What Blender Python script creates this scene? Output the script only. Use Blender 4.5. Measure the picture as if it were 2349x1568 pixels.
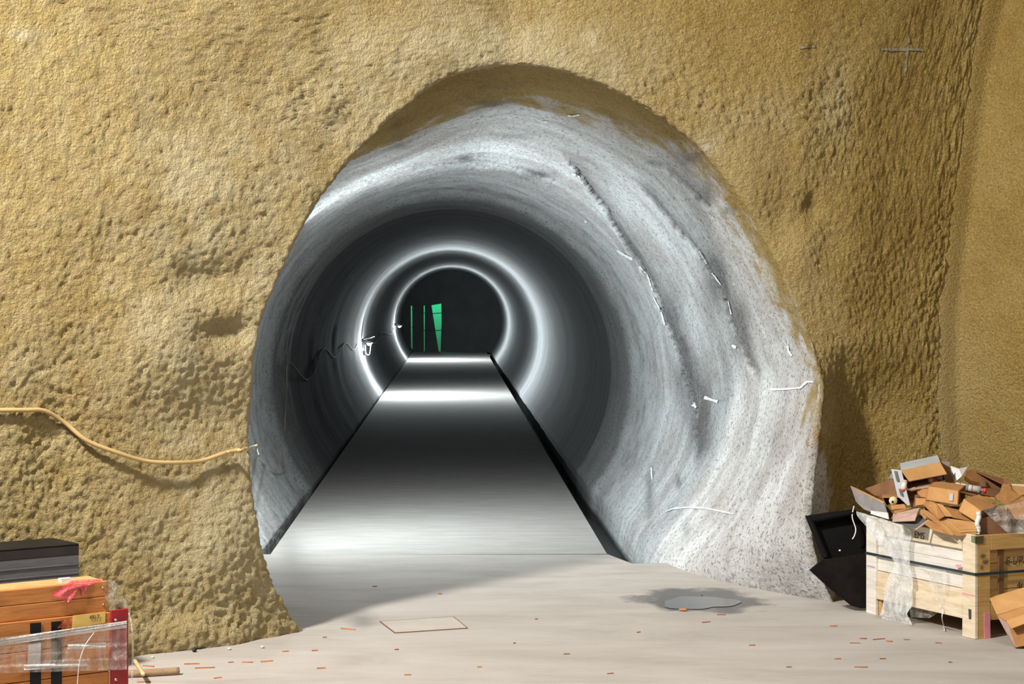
import bpy, bmesh, math, random
import numpy as np
from mathutils import Vector, Matrix
from mathutils.bvhtree import BVHTree

sc = bpy.context.scene
for _o in list(bpy.data.objects):
    bpy.data.objects.remove(_o)

# ------------------------------------------------------------------ camera, world, lights, exposure
F, H, CX, HZ = 4600.0, 1.70, 1174.5, 683.0      # focal length in px, eye height, image centre x, horizon row
cam = bpy.data.cameras.new('camera')
cam.sensor_width = 36.0
cam.lens = F * 36.0 / 2349.0
cam.shift_y = -(784.0 - HZ) / 2349.0
cam.clip_end = 200
camo = bpy.data.objects.new('camera', cam)
sc.collection.objects.link(camo)
camo.location = (0, 0, H)
camo.rotation_euler = (math.radians(90), 0, 0)
sc.camera = camo

w = bpy.data.worlds.new('world')
sc.world = w
w.use_nodes = True
w.node_tree.nodes['Background'].inputs[0].default_value = (1.0, 0.93, 0.82, 1)
w.node_tree.nodes['Background'].inputs[1].default_value = 0.075

def light(name, kind, loc, power, color, size=0.3, target=None):
    l = bpy.data.lights.new(name, kind)
    l.energy = power
    l.color = color
    if kind == 'AREA':
        l.size = size
    else:
        l.shadow_soft_size = size
    o = bpy.data.objects.new(name, l)
    sc.collection.objects.link(o)
    o.location = loc
    if target is not None:
        o.rotation_euler = (Vector(target) - Vector(loc)).to_track_quat('-Z', 'Y').to_euler()
    return o

light('hall_floodlight', 'AREA', (-4.2, 4.6, 6.4), 560, (1.0, 0.95, 0.88), 0.6, (-0.6, 10.6, 1.5)).data.spread = 2.1
light('hall_fill_light', 'AREA', (1.5, 3.5, 6.5), 170, (1.0, 0.95, 0.88), 2.5, (0.3, 10.5, 0.8))  # added overhead fill that softens the floodlight's shadows, not a known fitting
COOL = (0.87, 0.97, 1.0)
light('mouth_worklight', 'AREA', (-1.66, 14.3, 1.82), 92, COOL, 0.4, (0.9, 14.5, 0.8))

sc.view_settings.view_transform = 'Standard'
sc.view_settings.look = 'None'
sc.view_settings.gamma = 1.0
sc.view_settings.use_curve_mapping = False
sc.view_settings.exposure = 0.12

random.seed(7)
RNG = np.random.default_rng(7)

# ------------------------------------------------------------------ helpers
def P(px, py, D):
    """world point at depth D seen at that place of the 2349x1568 photograph (a survey helper)."""
    return Vector(((px - CX) / F * D, D, H - (py - HZ) / F * D))

def G(px, py, z=0.0):
    """world point at height z seen at that place."""
    return P(px, py, F * (H - z) / (py - HZ))

def axis_x(D):
    return -0.02 - 0.0297 * D

def link(o, parent=None):
    sc.collection.objects.link(o)
    if parent is not None:
        o.parent = parent
    return o

def mesh_obj(name, verts, faces, mat=None, parent=None, smooth=False):
    me = bpy.data.meshes.new(name)
    me.from_pydata([tuple(v) for v in verts], [], faces)
    me.update()
    if smooth:
        me.polygons.foreach_set('use_smooth', [True] * len(me.polygons))
    if mat is not None:
        me.materials.append(mat)
    return link(bpy.data.objects.new(name, me), parent)

def bm_obj(name, bm, mat=None, parent=None, smooth=False):
    me = bpy.data.meshes.new(name)
    bmesh.ops.recalc_face_normals(bm, faces=bm.faces)
    bm.to_mesh(me)
    bm.free()
    if smooth:
        me.polygons.foreach_set('use_smooth', [True] * len(me.polygons))
    if mat is not None:
        me.materials.append(mat)
    return link(bpy.data.objects.new(name, me), parent)

def tag(o, label=None, cat=None, group=None, kind=None):
    if label: o['label'] = label
    if cat: o['category'] = cat
    if group: o['group'] = group
    if kind: o['kind'] = kind
    return o

def thing(name, label, cat, loc=(0, 0, 0), group=None):
    o = bpy.data.objects.new(name, None)
    o.empty_display_size = 0.1
    link(o)
    o.location = loc
    return tag(o, label, cat, group)

def set_parent(o, root):
    """parent while keeping the world place (parents are only translated)."""
    o.parent = root
    o.location = Vector(o.location) - Vector(root.location)
    return o

def smoothstep(a, b, x):
    t = np.clip((x - a) / (b - a), 0, 1)
    return t * t * (3 - 2 * t)

def _hash(ix, iy, iz, seed):
    n = (ix * 374761393 + iy * 668265263 + iz * 2147483647 + seed * 974711) & 0xFFFFFFFF
    n = ((n ^ (n >> 13)) * 1274126177) & 0xFFFFFFFF
    n = n ^ (n >> 16)
    return (n & 0xFFFF).astype(np.float64) / 32767.5 - 1.0

def vnoise(p, scale, seed=0):
    q = np.asarray(p, dtype=np.float64) * scale
    i = np.floor(q).astype(np.int64)
    f = q - i
    f = f * f * f * (f * (f * 6 - 15) + 10)
    r = 0
    for dx in (0, 1):
        wx = f[:, 0] if dx else 1 - f[:, 0]
        for dy in (0, 1):
            wy = f[:, 1] if dy else 1 - f[:, 1]
            for dz in (0, 1):
                wz = f[:, 2] if dz else 1 - f[:, 2]
                r = r + wx * wy * wz * _hash(i[:, 0] + dx, i[:, 1] + dy, i[:, 2] + dz, seed)
    return r

def fbm(p, scale, seed=0, oct=3, gain=0.5):
    r, a = 0, 1.0
    for k in range(oct):
        r = r + a * vnoise(p, scale * 2.03 ** k, seed + k * 17)
        a *= gain
    return r

def poly_dist(x, y, pts, closed=False):
    """distance to a polyline and side (+ right of travel) in survey pixels; also the fraction along it."""
    pts = [np.array(p, float) for p in pts]
    n = len(pts) if closed else len(pts) - 1
    best = np.full(x.shape, 1e9); side = np.zeros(x.shape); frac = np.zeros(x.shape)
    for k in range(n):
        a, b = pts[k], pts[(k + 1) % len(pts)]
        d = b - a
        L2 = d @ d
        tt = np.clip(((x - a[0]) * d[0] + (y - a[1]) * d[1]) / L2, 0, 1)
        ex, ey = x - a[0] - tt * d[0], y - a[1] - tt * d[1]
        dist = np.hypot(ex, ey)
        m = dist < best
        best = np.where(m, dist, best)
        side = np.where(m, np.sign(d[0] * ey - d[1] * ex), side)
        frac = np.where(m, (k + tt) / n, frac)
    return best, side, frac

def inside_poly(x, y, pts):
    r = np.zeros(x.shape, bool)
    n = len(pts)
    for k in range(n):
        x0, y0 = pts[k]; x1, y1 = pts[(k + 1) % n]
        if y0 == y1: continue
        c = ((y0 > y) != (y1 > y)) & (x < (x1 - x0) * (y - y0) / (y1 - y0) + x0)
        r ^= c
    return r

def catmull(pts, per=8):
    pts = [Vector(p) for p in pts]
    if len(pts) < 3:
        return [pts[0].lerp(pts[-1], k / per) for k in range(per + 1)]
    out = []
    for i in range(len(pts) - 1):
        p0 = pts[i - 1] if i else pts[0] * 2 - pts[1]
        p1, p2 = pts[i], pts[i + 1]
        p3 = pts[i + 2] if i + 2 < len(pts) else p2 * 2 - p1
        for k in range(per):
            t = k / per
            out.append(0.5 * ((2 * p1) + (p2 - p0) * t + (2 * p0 - 5 * p1 + 4 * p2 - p3) * t * t + (3 * p1 - p0 - 3 * p2 + p3) * t ** 3))
    out.append(pts[-1])
    return out

def tube(name, pts, r, mat, parent=None, sides=8, caps=True, per=8, curve=True):
    pts = catmull(pts, per) if curve else [Vector(p) for p in pts]
    rr = r if isinstance(r, (list, tuple)) else [r] * len(pts)
    vs, fs = [], []
    t0 = (pts[1] - pts[0]).normalized()
    nrm = t0.orthogonal().normalized()
    for i, p in enumerate(pts):
        t = (pts[min(i + 1, len(pts) - 1)] - pts[max(i - 1, 0)]).normalized()
        nrm = (nrm - t * nrm.dot(t)).normalized()
        b = t.cross(nrm)
        for k in range(sides):
            a = 2 * math.pi * k / sides
            vs.append(p + (nrm * math.cos(a) + b * math.sin(a)) * rr[min(i, len(rr) - 1)])
    for i in range(len(pts) - 1):
        for k in range(sides):
            a = i * sides + k; b = i * sides + (k + 1) % sides
            fs.append((a, b, b + sides, a + sides))
    if caps:
        fs.append(tuple(range(sides))[::-1])
        fs.append(tuple((len(pts) - 1) * sides + k for k in range(sides)))
    return mesh_obj(name, vs, fs, mat, parent, smooth=True)

def plate(name, pts, th, mat, parent=None, away=True):
    """a sheet with thickness: polygon through the given world points, thickness away from the camera."""
    pts = [Vector(p) for p in pts]
    n = Vector((0, 0, 0))
    for i in range(len(pts)):
        n += pts[i].cross(pts[(i + 1) % len(pts)])
    if n.length < 1e-9:
        n = Vector((0, 1, 0))
    n.normalize()
    c = sum(pts, Vector()) / len(pts)
    view = (c - Vector((0, 0, H)))
    if (n.dot(view) < 0) == away:
        n = -n
    k = len(pts)
    vs = pts + [p + n * th for p in pts]
    fs = [tuple(range(k)), tuple(range(2 * k - 1, k - 1, -1))]
    for i in range(k):
        j = (i + 1) % k
        fs.append((i, i + k, j + k, j))
    bm = bmesh.new()
    bv = [bm.verts.new(v) for v in vs]
    for f in fs:
        try: bm.faces.new([bv[i] for i in f])
        except ValueError: pass
    return bm_obj(name, bm, mat, parent)

def obox(name, o, ax, ay, az, mat, parent=None, bevel=0.0, jit=0.0):
    """oriented box: corner o and three edge vectors."""
    o, ax, ay, az = Vector(o), Vector(ax), Vector(ay), Vector(az)
    bm = bmesh.new()
    v = [bm.verts.new(o + ax * i + ay * j + az * k + Vector((random.uniform(-jit, jit), random.uniform(-jit, jit), random.uniform(-jit, jit))))
         for i in (0, 1) for j in (0, 1) for k in (0, 1)]
    for f in ((0, 1, 3, 2), (4, 6, 7, 5), (0, 4, 5, 1), (2, 3, 7, 6), (0, 2, 6, 4), (1, 5, 7, 3)):
        bm.faces.new([v[i] for i in f])
    bmesh.ops.recalc_face_normals(bm, faces=bm.faces)
    if bevel > 0:
        bmesh.ops.bevel(bm, geom=list(bm.edges), offset=bevel, segments=1, affect='EDGES')
    return bm_obj(name, bm, mat, parent)

# ------------------------------------------------------------------ materials
class NT:
    def __init__(s, name):
        s.m = bpy.data.materials.new(name); s.m.use_nodes = True
        s.t = s.m.node_tree; s.b = s.t.nodes['Principled BSDF']; s.out = s.t.nodes['Material Output']
    def n(s, kind, **kw):
        x = s.t.nodes.new(kind)
        for k, v in kw.items():
            if k.startswith('i_'):
                key = k[2:]
                key = int(key) if key.isdigit() else key.replace('_', ' ')
                if hasattr(v, 'is_output'): s.t.links.new(v, x.inputs[key])
                else: x.inputs[key].default_value = v
            else:
                setattr(x, k, v)
        return x
    def link(s, a, b): s.t.links.new(a, b)
    def coord(s, which='Object'):
        return s.n('ShaderNodeTexCoord').outputs[which]
    def noise(s, vec, scale, detail=3, rough=0.5, dist=0.0):
        return s.n('ShaderNodeTexNoise', i_Vector=vec, i_Scale=scale, i_Detail=detail, i_Roughness=rough, i_Distortion=dist).outputs[0]
    def mapping(s, vec, scale=(1, 1, 1), loc=(0, 0, 0), rot=(0, 0, 0)):
        return s.n('ShaderNodeMapping', i_Vector=vec, i_Scale=scale, i_Location=loc, i_Rotation=rot).outputs[0]
    def ramp(s, fac, stops, interp='LINEAR'):
        r = s.n('ShaderNodeValToRGB', i_Fac=fac); cr = r.color_ramp; cr.interpolation = interp
        while len(cr.elements) < len(stops): cr.elements.new(0.5)
        for e, (p, c) in zip(cr.elements, stops):
            e.position = p
            e.color = (c, c, c, 1) if not isinstance(c, (tuple, list)) else (*c[:3], 1)
        return r.outputs[0]
    def mix(s, fac, a, b, blend='MIX'):
        x = s.n('ShaderNodeMix'); x.data_type = 'RGBA'; x.blend_type = blend
        for key, v in ((0, fac), (6, a), (7, b)):
            if hasattr(v, 'is_output'): s.t.links.new(v, x.inputs[key])
            elif key == 0: x.inputs[0].default_value = v
            else: x.inputs[key].default_value = (*v[:3], 1)
        return x.outputs[2]
    def math(s, op, a, b=0.0, clamp=False):
        x = s.n('ShaderNodeMath'); x.operation = op; x.use_clamp = clamp
        for i, v in enumerate((a, b)):
            if hasattr(v, 'is_output'): s.t.links.new(v, x.inputs[i])
            else: x.inputs[i].default_value = v
        return x.outputs[0]
    def bump(s, h, strength, dist, normal=None):
        x = s.n('ShaderNodeBump', i_Height=h, i_Strength=strength, i_Distance=dist)
        if normal is not None: s.link(normal, x.inputs['Normal'])
        return x.outputs[0]
    def base(s, c):
        if hasattr(c, 'is_output'): s.link(c, s.b.inputs['Base Color'])
        else: s.b.inputs['Base Color'].default_value = (*c[:3], 1)
    def rough(s, r):
        if hasattr(r, 'is_output'): s.link(r, s.b.inputs['Roughness'])
        else: s.b.inputs['Roughness'].default_value = r
    def normal(s, nrm): s.link(nrm, s.b.inputs['Normal'])

def srgb(r, g, b):
    f = lambda c: (c / 255 / 12.92) if c <= 10 else ((c / 255 + 0.055) / 1.055) ** 2.4
    return (f(r), f(g), f(b))

def simple(name, c1, c2=None, scale=8, rough=0.7, bump=0.0, bscale=60, metal=0.0, spec=0.5, stretch=(1, 1, 1), lo=0.35, hi=0.65):
    t = NT(name)
    co = t.mapping(t.coord(), stretch)
    if c2 is None: c2 = tuple(x * 0.82 for x in c1)
    t.base(t.ramp(t.noise(co, scale, 5, 0.6), [(lo, c2), (hi, c1)]))
    t.rough(rough)
    t.b.inputs['Metallic'].default_value = metal
    t.b.inputs['Specular IOR Level'].default_value = spec
    if bump > 0:
        t.normal(t.bump(t.noise(co, bscale, 3, 0.6), bump, 0.01))
    return t.m

def make_wall_mat(name, grey_only=False):
    t = NT(name)
    co = t.coord()
    uv = t.n('ShaderNodeUVMap').outputs[0]
    at = t.n('ShaderNodeAttribute', attribute_name='tone')
    sep = t.n('ShaderNodeSeparateColor', i_Color=at.outputs['Color'])
    grey, pale, stain_shade = sep.outputs[0], sep.outputs[1], sep.outputs[2]  # third channel holds real stains together with painted-in shade
    # ochre sprayed concrete
    n1 = t.noise(co, 2.2, 5, 0.6)
    och = t.ramp(n1, [(0.3, OCHRE_D), (0.5, OCHRE), (0.72, OCHRE_L)])
    n2 = t.noise(co, 70, 4, 0.65)
    och = t.mix(t.ramp(n2, [(0.33, 0.6), (0.56, 0.0)]), och, tuple(c * 0.5 for c in OCHRE_D))
    och = t.mix(t.ramp(t.noise(t.mapping(co, loc=(3, 5, 7)), 80, 3, 0.7), [(0.52, 0.0), (0.68, 0.4)]), och, (0.72, 0.6, 0.36))
    och = t.mix(pale, och, OCHRE_PALE)
    # grey sprayed concrete with spray rings round the tunnel
    st = t.noise(t.mapping(uv, (0.35, 4.5, 1)), 1.0, 5, 0.6, 0.5)
    st = t.math('ADD', t.math('MULTIPLY', st, 0.6), t.math('MULTIPLY', t.noise(co, 5, 6, 0.7), 0.4))
    g1 = t.ramp(st, [(0.32, GREY_D), (0.5, GREY), (0.66, GREY_L)])
    n3 = t.noise(co, 1.6, 4, 0.6)
    g1 = t.mix(t.ramp(n3, [(0.42, 0.0), (0.68, 0.8)]), g1, GREY_B)
    sp = t.noise(co, 44, 4, 0.75)
    g1 = t.mix(t.ramp(sp, [(0.36, 0.9), (0.48, 0.0)]), g1, (0.13, 0.11, 0.10))
    g1 = t.mix(pale, g1, (0.80, 0.84, 0.86))
    col = t.mix(grey, och, g1)
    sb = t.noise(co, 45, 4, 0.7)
    stf = t.math('MULTIPLY', stain_shade, t.ramp(sb, [(0.3, 1.0), (0.75, 0.45)]))
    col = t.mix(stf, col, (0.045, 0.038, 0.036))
    t.base(col)
    t.rough(t.ramp(stain_shade, [(0.0, 0.92), (1.0, 0.6)]))
    t.b.inputs['Specular IOR Level'].default_value = 0.25
    # grain
    wob = t.n('ShaderNodeVectorMath', operation='ADD', i_0=co, i_1=t.n('ShaderNodeVectorMath', operation='SCALE', i_0=t.n('ShaderNodeTexNoise', i_Vector=co, i_Scale=30.0).outputs[1], i_Scale=0.03).outputs[0]).outputs[0]
    vor = t.n('ShaderNodeTexVoronoi', i_Vector=wob, i_Scale=66.0, feature='SMOOTH_F1', i_Smoothness=0.6)
    gr = t.math('SUBTRACT', 1.0, vor.outputs['Distance'])
    fine = t.noise(co, 150, 3, 0.7)
    midn = t.noise(t.mapping(co, (1, 1, 1.5)), 48, 5, 0.72)
    hgt = t.math('ADD', t.math('ADD', t.math('MULTIPLY', gr, 0.55), t.math('MULTIPLY', midn, 0.9)), t.math('MULTIPLY', fine, 0.75))
    stg = t.ramp(grey, [(0.0, 1.0), (1.0, 0.5)])
    b = t.n('ShaderNodeBump', i_Height=hgt, i_Distance=0.020, i_Strength=stg)
    t.normal(b.outputs[0])
    return t.m

OCHRE, OCHRE_D, OCHRE_L, OCHRE_PALE = (0.46, 0.315, 0.085), (0.38, 0.245, 0.055), (0.51, 0.37, 0.125), (0.63, 0.53, 0.31)
GREY, GREY_D, GREY_L, GREY_B = (0.62, 0.635, 0.635), (0.34, 0.33, 0.325), (0.74, 0.76, 0.77), (0.38, 0.345, 0.325)
M_wall = make_wall_mat('sprayed_concrete')

def make_lining_mat():
    t = NT('smooth_lining')
    co = t.coord(); uv = t.n('ShaderNodeUVMap').outputs[0]
    st = t.noise(t.mapping(uv, (0.35, 5, 1)), 1.0, 6, 0.6, 0.4)
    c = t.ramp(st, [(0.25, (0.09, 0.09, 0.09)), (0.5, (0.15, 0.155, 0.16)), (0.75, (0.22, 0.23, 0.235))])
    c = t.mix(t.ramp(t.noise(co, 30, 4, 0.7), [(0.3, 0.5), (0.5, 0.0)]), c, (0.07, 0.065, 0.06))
    t.base(c); t.rough(0.85)
    t.normal(t.bump(t.noise(t.mapping(uv, (4, 40, 1)), 1.0, 4, 0.6), 0.5, 0.01))
    return t.m
M_lining = make_lining_mat()

def make_floor_mat():
    t = NT('concrete_floor')
    co = t.coord()
    n1 = t.noise(t.mapping(co, (0.8, 2.2, 1)), 1.3, 6, 0.65, 0.6)
    c = t.ramp(n1, [(0.28, (0.36, 0.325, 0.29)), (0.5, (0.44, 0.405, 0.37)), (0.75, (0.51, 0.475, 0.44))])
    n2 = t.noise(t.mapping(co, (2.0, 9.0, 1), rot=(0, 0, 0.25)), 2.0, 6, 0.7, 1.0)
    c = t.mix(t.ramp(n2, [(0.5, 0.0), (0.8, 0.35)]), c, (0.33, 0.29, 0.26))
    n3 = t.noise(co, 90, 3, 0.7)
    c = t.mix(t.ramp(n3, [(0.24, 0.55), (0.36, 0.0)]), c, (0.2, 0.17, 0.15))
    # damp patch round the puddle: a stain with its own place on the floor
    pos = t.mapping(co, (1 / 0.42, 1 / 0.50, 0), loc=(-1.05 / 0.42, -11.28 / 0.50, 0))
    dn = t.noise(t.mapping(co, (2.2, 1.6, 1)), 2.0, 4, 0.6)
    ln = t.n('ShaderNodeVectorMath', operation='LENGTH', i_0=pos).outputs['Value']
    d = t.math('ADD', ln, t.math('MULTIPLY', t.math('SUBTRACT', dn, 0.5), 1.3))
    damp = t.ramp(d, [(0.72, 1.0), (1.08, 0.0)])
    c = t.mix(t.math('MULTIPLY', damp, 0.86), c, (0.085, 0.082, 0.08))
    t.base(c)
    t.rough(t.math('SUBTRACT', 0.82, t.math('MULTIPLY', damp, 0.42)))
    t.b.inputs['Specular IOR Level'].default_value = 0.35
    t.normal(t.bump(t.noise(co, 60, 4, 0.6), 0.18, 0.006))
    return t.m
M_floor = make_floor_mat()
M_track = simple('track_slab_concrete', (0.46, 0.435, 0.41), (0.39, 0.365, 0.34), 3, 0.95, 0.15, 60, spec=0.12, stretch=(1, 3, 1))

def wood(name, c1, c2, stretch=(3, 3, 26), rough=0.7):
    t = NT(name)
    co = t.coord('Object')
    g = t.noise(t.mapping(co, stretch), 1.6, 6, 0.6, 1.2)
    c = t.ramp(g, [(0.3, c2), (0.6, c1)])
    k = t.noise(co, 7, 3, 0.6)
    c = t.mix(t.ramp(k, [(0.62, 0.0), (0.8, 0.6)]), c, tuple(x * 0.55 for x in c2))
    t.base(c); t.rough(rough)
    t.normal(t.bump(g, 0.25, 0.006))
    return t.m

M_wood_pale = wood('pale_crate_wood', (0.72, 0.62, 0.46), (0.56, 0.44, 0.28))
M_wood_lit = wood('lit_face_crate_wood', (0.76, 0.73, 0.68), (0.62, 0.57, 0.50))  # left-face boards: the brightness of the lit side painted into the wood
M_wood_tan_shade = wood('shaded_tan_crate_wood', (0.56, 0.34, 0.11), (0.44, 0.25, 0.075))  # same crate's other faces, their weaker light painted in as deeper tan
M_wood_orange = wood('orange_board_wood', (0.56, 0.22, 0.055), (0.36, 0.125, 0.03), stretch=(2.5, 2.5, 30))
M_wood_orange_l = wood('light_orange_wood', (0.70, 0.36, 0.14), (0.55, 0.26, 0.09), stretch=(2.5, 2.5, 24))
M_card = simple('cardboard', (0.49, 0.24, 0.08), (0.39, 0.185, 0.06), 9, 0.85, 0.15, 40)
M_card_l = simple('light_cardboard', (0.57, 0.31, 0.115), (0.47, 0.245, 0.085), 9, 0.85, 0.15, 40)
M_card_d = simple('dark_cardboard', (0.24, 0.115, 0.05), (0.17, 0.08, 0.035), 9, 0.85, 0.15, 40)
M_card_grey = simple('grey_faced_cardboard', (0.30, 0.285, 0.285), (0.23, 0.215, 0.215), 14, 0.85)
M_card_pink = simple('pinkish_cardboard', (0.50, 0.33, 0.27), (0.42, 0.27, 0.22), 14, 0.85)
M_card_slate = simple('slate_grey_card', (0.13, 0.14, 0.145), (0.10, 0.105, 0.11), 10, 0.8)
M_greyfoam = simple('grey_carton_print', (0.47, 0.50, 0.52), (0.40, 0.43, 0.45), 12, 0.7)
M_white = simple('white_paper', (0.78, 0.77, 0.76), (0.68, 0.67, 0.66), 12, 0.7)
M_black = simple('black_rubber', (0.008, 0.0075, 0.0075), (0.004, 0.004, 0.004), 6, 0.8, 0.1, 30, spec=0.1)
M_black2 = simple('black_plastic', (0.010, 0.010, 0.011), (0.005, 0.005, 0.006), 6, 0.55, spec=0.3)
M_brownblack = simple('scuffed_black_board', (0.014, 0.011, 0.010), (0.006, 0.005, 0.005), 9, 0.8, 0.1, 30, spec=0.1)
M_strap = simple('dark_strap', (0.018, 0.035, 0.042), (0.012, 0.022, 0.028), 9, 0.45)
M_red = simple('red_paint', (0.38, 0.012, 0.02), (0.26, 0.01, 0.015), 10, 0.45)
M_redplastic = simple('red_plastic', (0.75, 0.05, 0.045), (0.60, 0.03, 0.03), 10, 0.35)
M_steel = simple('galvanised_steel', (0.62, 0.62, 0.58), (0.45, 0.45, 0.42), 30, 0.35, metal=0.8)
M_greymetal = simple('grey_sheet_metal', (0.14, 0.14, 0.15), (0.10, 0.10, 0.11), 5, 0.5, stretch=(2, 2, 40), metal=0.3)
M_darkmetal = simple('dark_sheet_metal', (0.028, 0.022, 0.022), (0.018, 0.014, 0.014), 8, 0.5)
M_cable = simple('beige_cable_sheath', (0.60, 0.42, 0.19), (0.50, 0.35, 0.15), 6, 0.5)
M_cable_d = simple('dull_cable_sheath', (0.58, 0.48, 0.38), (0.48, 0.40, 0.32), 6, 0.6)
M_chalk = simple('white_chalk', (0.86, 0.88, 0.9), (0.74, 0.76, 0.78), 40, 0.9)
M_greypaint = simple('faded_grey_paint', (0.20, 0.19, 0.14), (0.30, 0.24, 0.13), 60, 0.9)
M_ink = simple('black_ink', (0.03, 0.025, 0.02), (0.06, 0.05, 0.04), 60, 0.8)
M_redink = simple('red_crayon', (0.55, 0.06, 0.03), (0.45, 0.06, 0.03), 60, 0.8)
M_pinkink = simple('pink_marker', (0.80, 0.25, 0.33), (0.75, 0.35, 0.38), 60, 0.8)
M_label = simple('yellow_label', (0.80, 0.55, 0.16), (0.70, 0.46, 0.12), 30, 0.5)
M_cream = simple('cream_plastic', (0.72, 0.60, 0.36), (0.62, 0.50, 0.28), 10, 0.45)
M_tubewhite = simple('white_cartridge_plastic', (0.70, 0.66, 0.60), (0.58, 0.54, 0.5), 14, 0.4)
M_tubeband = simple('printed_band', (0.30, 0.22, 0.24), (0.45, 0.12, 0.14), 40, 0.4)
M_splinter = simple('reddish_splinter', (0.50, 0.17, 0.07), (0.36, 0.12, 0.05), 20, 0.8)
M_stick = simple('brown_dowel', (0.36, 0.24, 0.14), (0.26, 0.165, 0.09), 14, 0.75, stretch=(1, 12, 12))
M_straw = simple('straw_coloured_lath', (0.66, 0.52, 0.27), (0.56, 0.42, 0.2), 14, 0.75)
M_pebble = simple('pale_pebble', (0.62, 0.56, 0.42), (0.5, 0.45, 0.35), 14, 0.8)

def film(name, tint, dens, rough=0.22):
    t = NT(name)
    co = t.coord()
    tr = t.n('ShaderNodeBsdfTransparent')
    f = t.ramp(t.noise(t.mapping(co, (1, 1, 0.5)), 14, 5, 0.65, 1.5), [(0.32, max(0.05, dens - 0.22)), (0.7, min(1.0, dens + 0.25))])
    t.base(tint); t.rough(rough)
    t.b.inputs['Specular IOR Level'].default_value = 0.8
    t.normal(t.bump(t.noise(co, 26, 4, 0.6, 2.0), 0.6, 0.02))
    mx = t.n('ShaderNodeMixShader', i_0=f)
    t.link(tr.outputs[0], mx.inputs[1]); t.link(t.b.outputs[0], mx.inputs[2])
    t.link(mx.outputs[0], t.out.inputs['Surface'])
    return t.m
M_film = film('clear_plastic_film', (0.84, 0.86, 0.87), 0.55)
M_film_thin = film('thin_plastic_film', (0.78, 0.76, 0.72), 0.24)
M_wrap = film('stretch_wrap', (0.82, 0.74, 0.68), 0.30)
M_wrap_dense = film('gathered_stretch_wrap', (0.86, 0.84, 0.80), 0.78)
M_redfilm = film('red_plastic_scrap', (0.82, 0.10, 0.13), 0.86, 0.35)

def emit(name, col, s):
    t = NT(name)
    e = t.n('ShaderNodeEmission', i_Color=(*col, 1), i_Strength=s)
    t.link(e.outputs[0], t.out.inputs['Surface'])
    return t.m
M_bulb = emit('lit_bulb', (0.92, 0.98, 1.0), 30)

def make_water():
    t = NT('puddle_water')
    t.base((0.12, 0.125, 0.125)); t.rough(0.2)
    t.b.inputs['IOR'].default_value = 1.33
    t.b.inputs['Specular IOR Level'].default_value = 0.6
    t.normal(t.bump(t.noise(t.coord(), 6, 2, 0.5), 0.03, 0.01))
    return t.m
M_water = make_water()

# ------------------------------------------------------------------ the front wall with the flared tunnel mouth
MOUTH = [(700, 1462), (665, 1395), (640, 1340), (615, 1270), (605, 1200), (592, 1130), (586, 1050), (584, 1000), (591, 900), (600, 810), (614, 745),
         (640, 680), (665, 620), (695, 560), (722, 510), (755, 460), (803, 400), (850, 345), (900, 297), (950, 255), (990, 222), (1040, 193),
         (1100, 178), (1170, 170), (1240, 175), (1310, 190), (1400, 228), (1490, 280), (1570, 338), (1640, 425), (1695, 500), (1755, 605), (1805, 710),
         (1848, 800), (1868, 875), (1858, 950), (1843, 1050), (1833, 1150), (1838, 1235), (1862, 1320), (1895, 1390)]
OUTER = [((700, 1462), (-330, 1605)), ((584, 1000), (-330, 950)), ((640, 680), (-330, 480)), ((755, 460), (-330, -60)), ((803, 400), (-330, -260)), ((1170, 170), (1080, -260)),
         ((1570, 338), (1900, -260)), ((1695, 500), (2318, -260)), ((1755, 605), (2228, 130)), ((1805, 710), (2183, 460)), ((1868, 875), (2150, 720)), ((1858, 950), (2150, 900)),
         ((1843, 1050), (2160, 1040)), ((1895, 1390), (2192, 1368))]
PLAN = [(-330, 8.72), (0, 9.11), (300, 9.51), (480, 9.80), (590, 10.02), (690, 10.26), (760, 10.42), (1170, 10.80), (1570, 10.98), (1840, 11.03), (1895, 11.25), (1935, 11.50), (1990, 11.55), (2160, 11.64), (2330, 11.82)]
NT_, NO_, NF_ = 760, 210, 190
R = 1.565

def resample(pts, n):
    pts = np.array(pts, float)
    seg = np.r_[0, np.cumsum(np.hypot(*np.diff(pts, axis=0).T))]
    s = np.linspace(0, seg[-1], n)
    return np.c_[np.interp(s, seg, pts[:, 0]), np.interp(s, seg, pts[:, 1])], s / seg[-1], seg / seg[-1]

def smooth_chaikin(pts, k=2):
    pts = np.array(pts, float)
    for _ in range(k):
        a = pts[:-1] * .75 + pts[1:] * .25; b = pts[:-1] * .25 + pts[1:] * .75
        mid = np.empty((2 * len(a), 2)); mid[0::2] = a; mid[1::2] = b
        pts = np.vstack([pts[:1], mid, pts[-1:]])
    return pts

mouth, tpar, _ = resample(smooth_chaikin(MOUTH), NT_)
# outer rim: matched to the mouth at the listed places
keys = [int(np.argmin(np.hypot(mouth[:, 0] - a[0], mouth[:, 1] - a[1]))) for a, b in OUTER]
keys[0], keys[-1] = 0, NT_ - 1
outer = np.c_[np.interp(np.arange(NT_), keys, [b[0] for a, b in OUTER]), np.interp(np.arange(NT_), keys, [b[1] for a, b in OUTER])]
top_i = int(np.argmin(np.hypot(mouth[:, 0] - 1170, mouth[:, 1] - 170)))

def plan_depth(px):
    return np.interp(px, [p[0] for p in PLAN], [p[1] for p in PLAN])

# wall rows, from the outer rim to the mouth
fr = np.linspace(1, 0, NO_)[:, None]
WX = mouth[None, :, 0] * (1 - fr) + outer[None, :, 0] * fr
WY = mouth[None, :, 1] * (1 - fr) + outer[None, :, 1] * fr
WD = plan_depth(WX)
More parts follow.
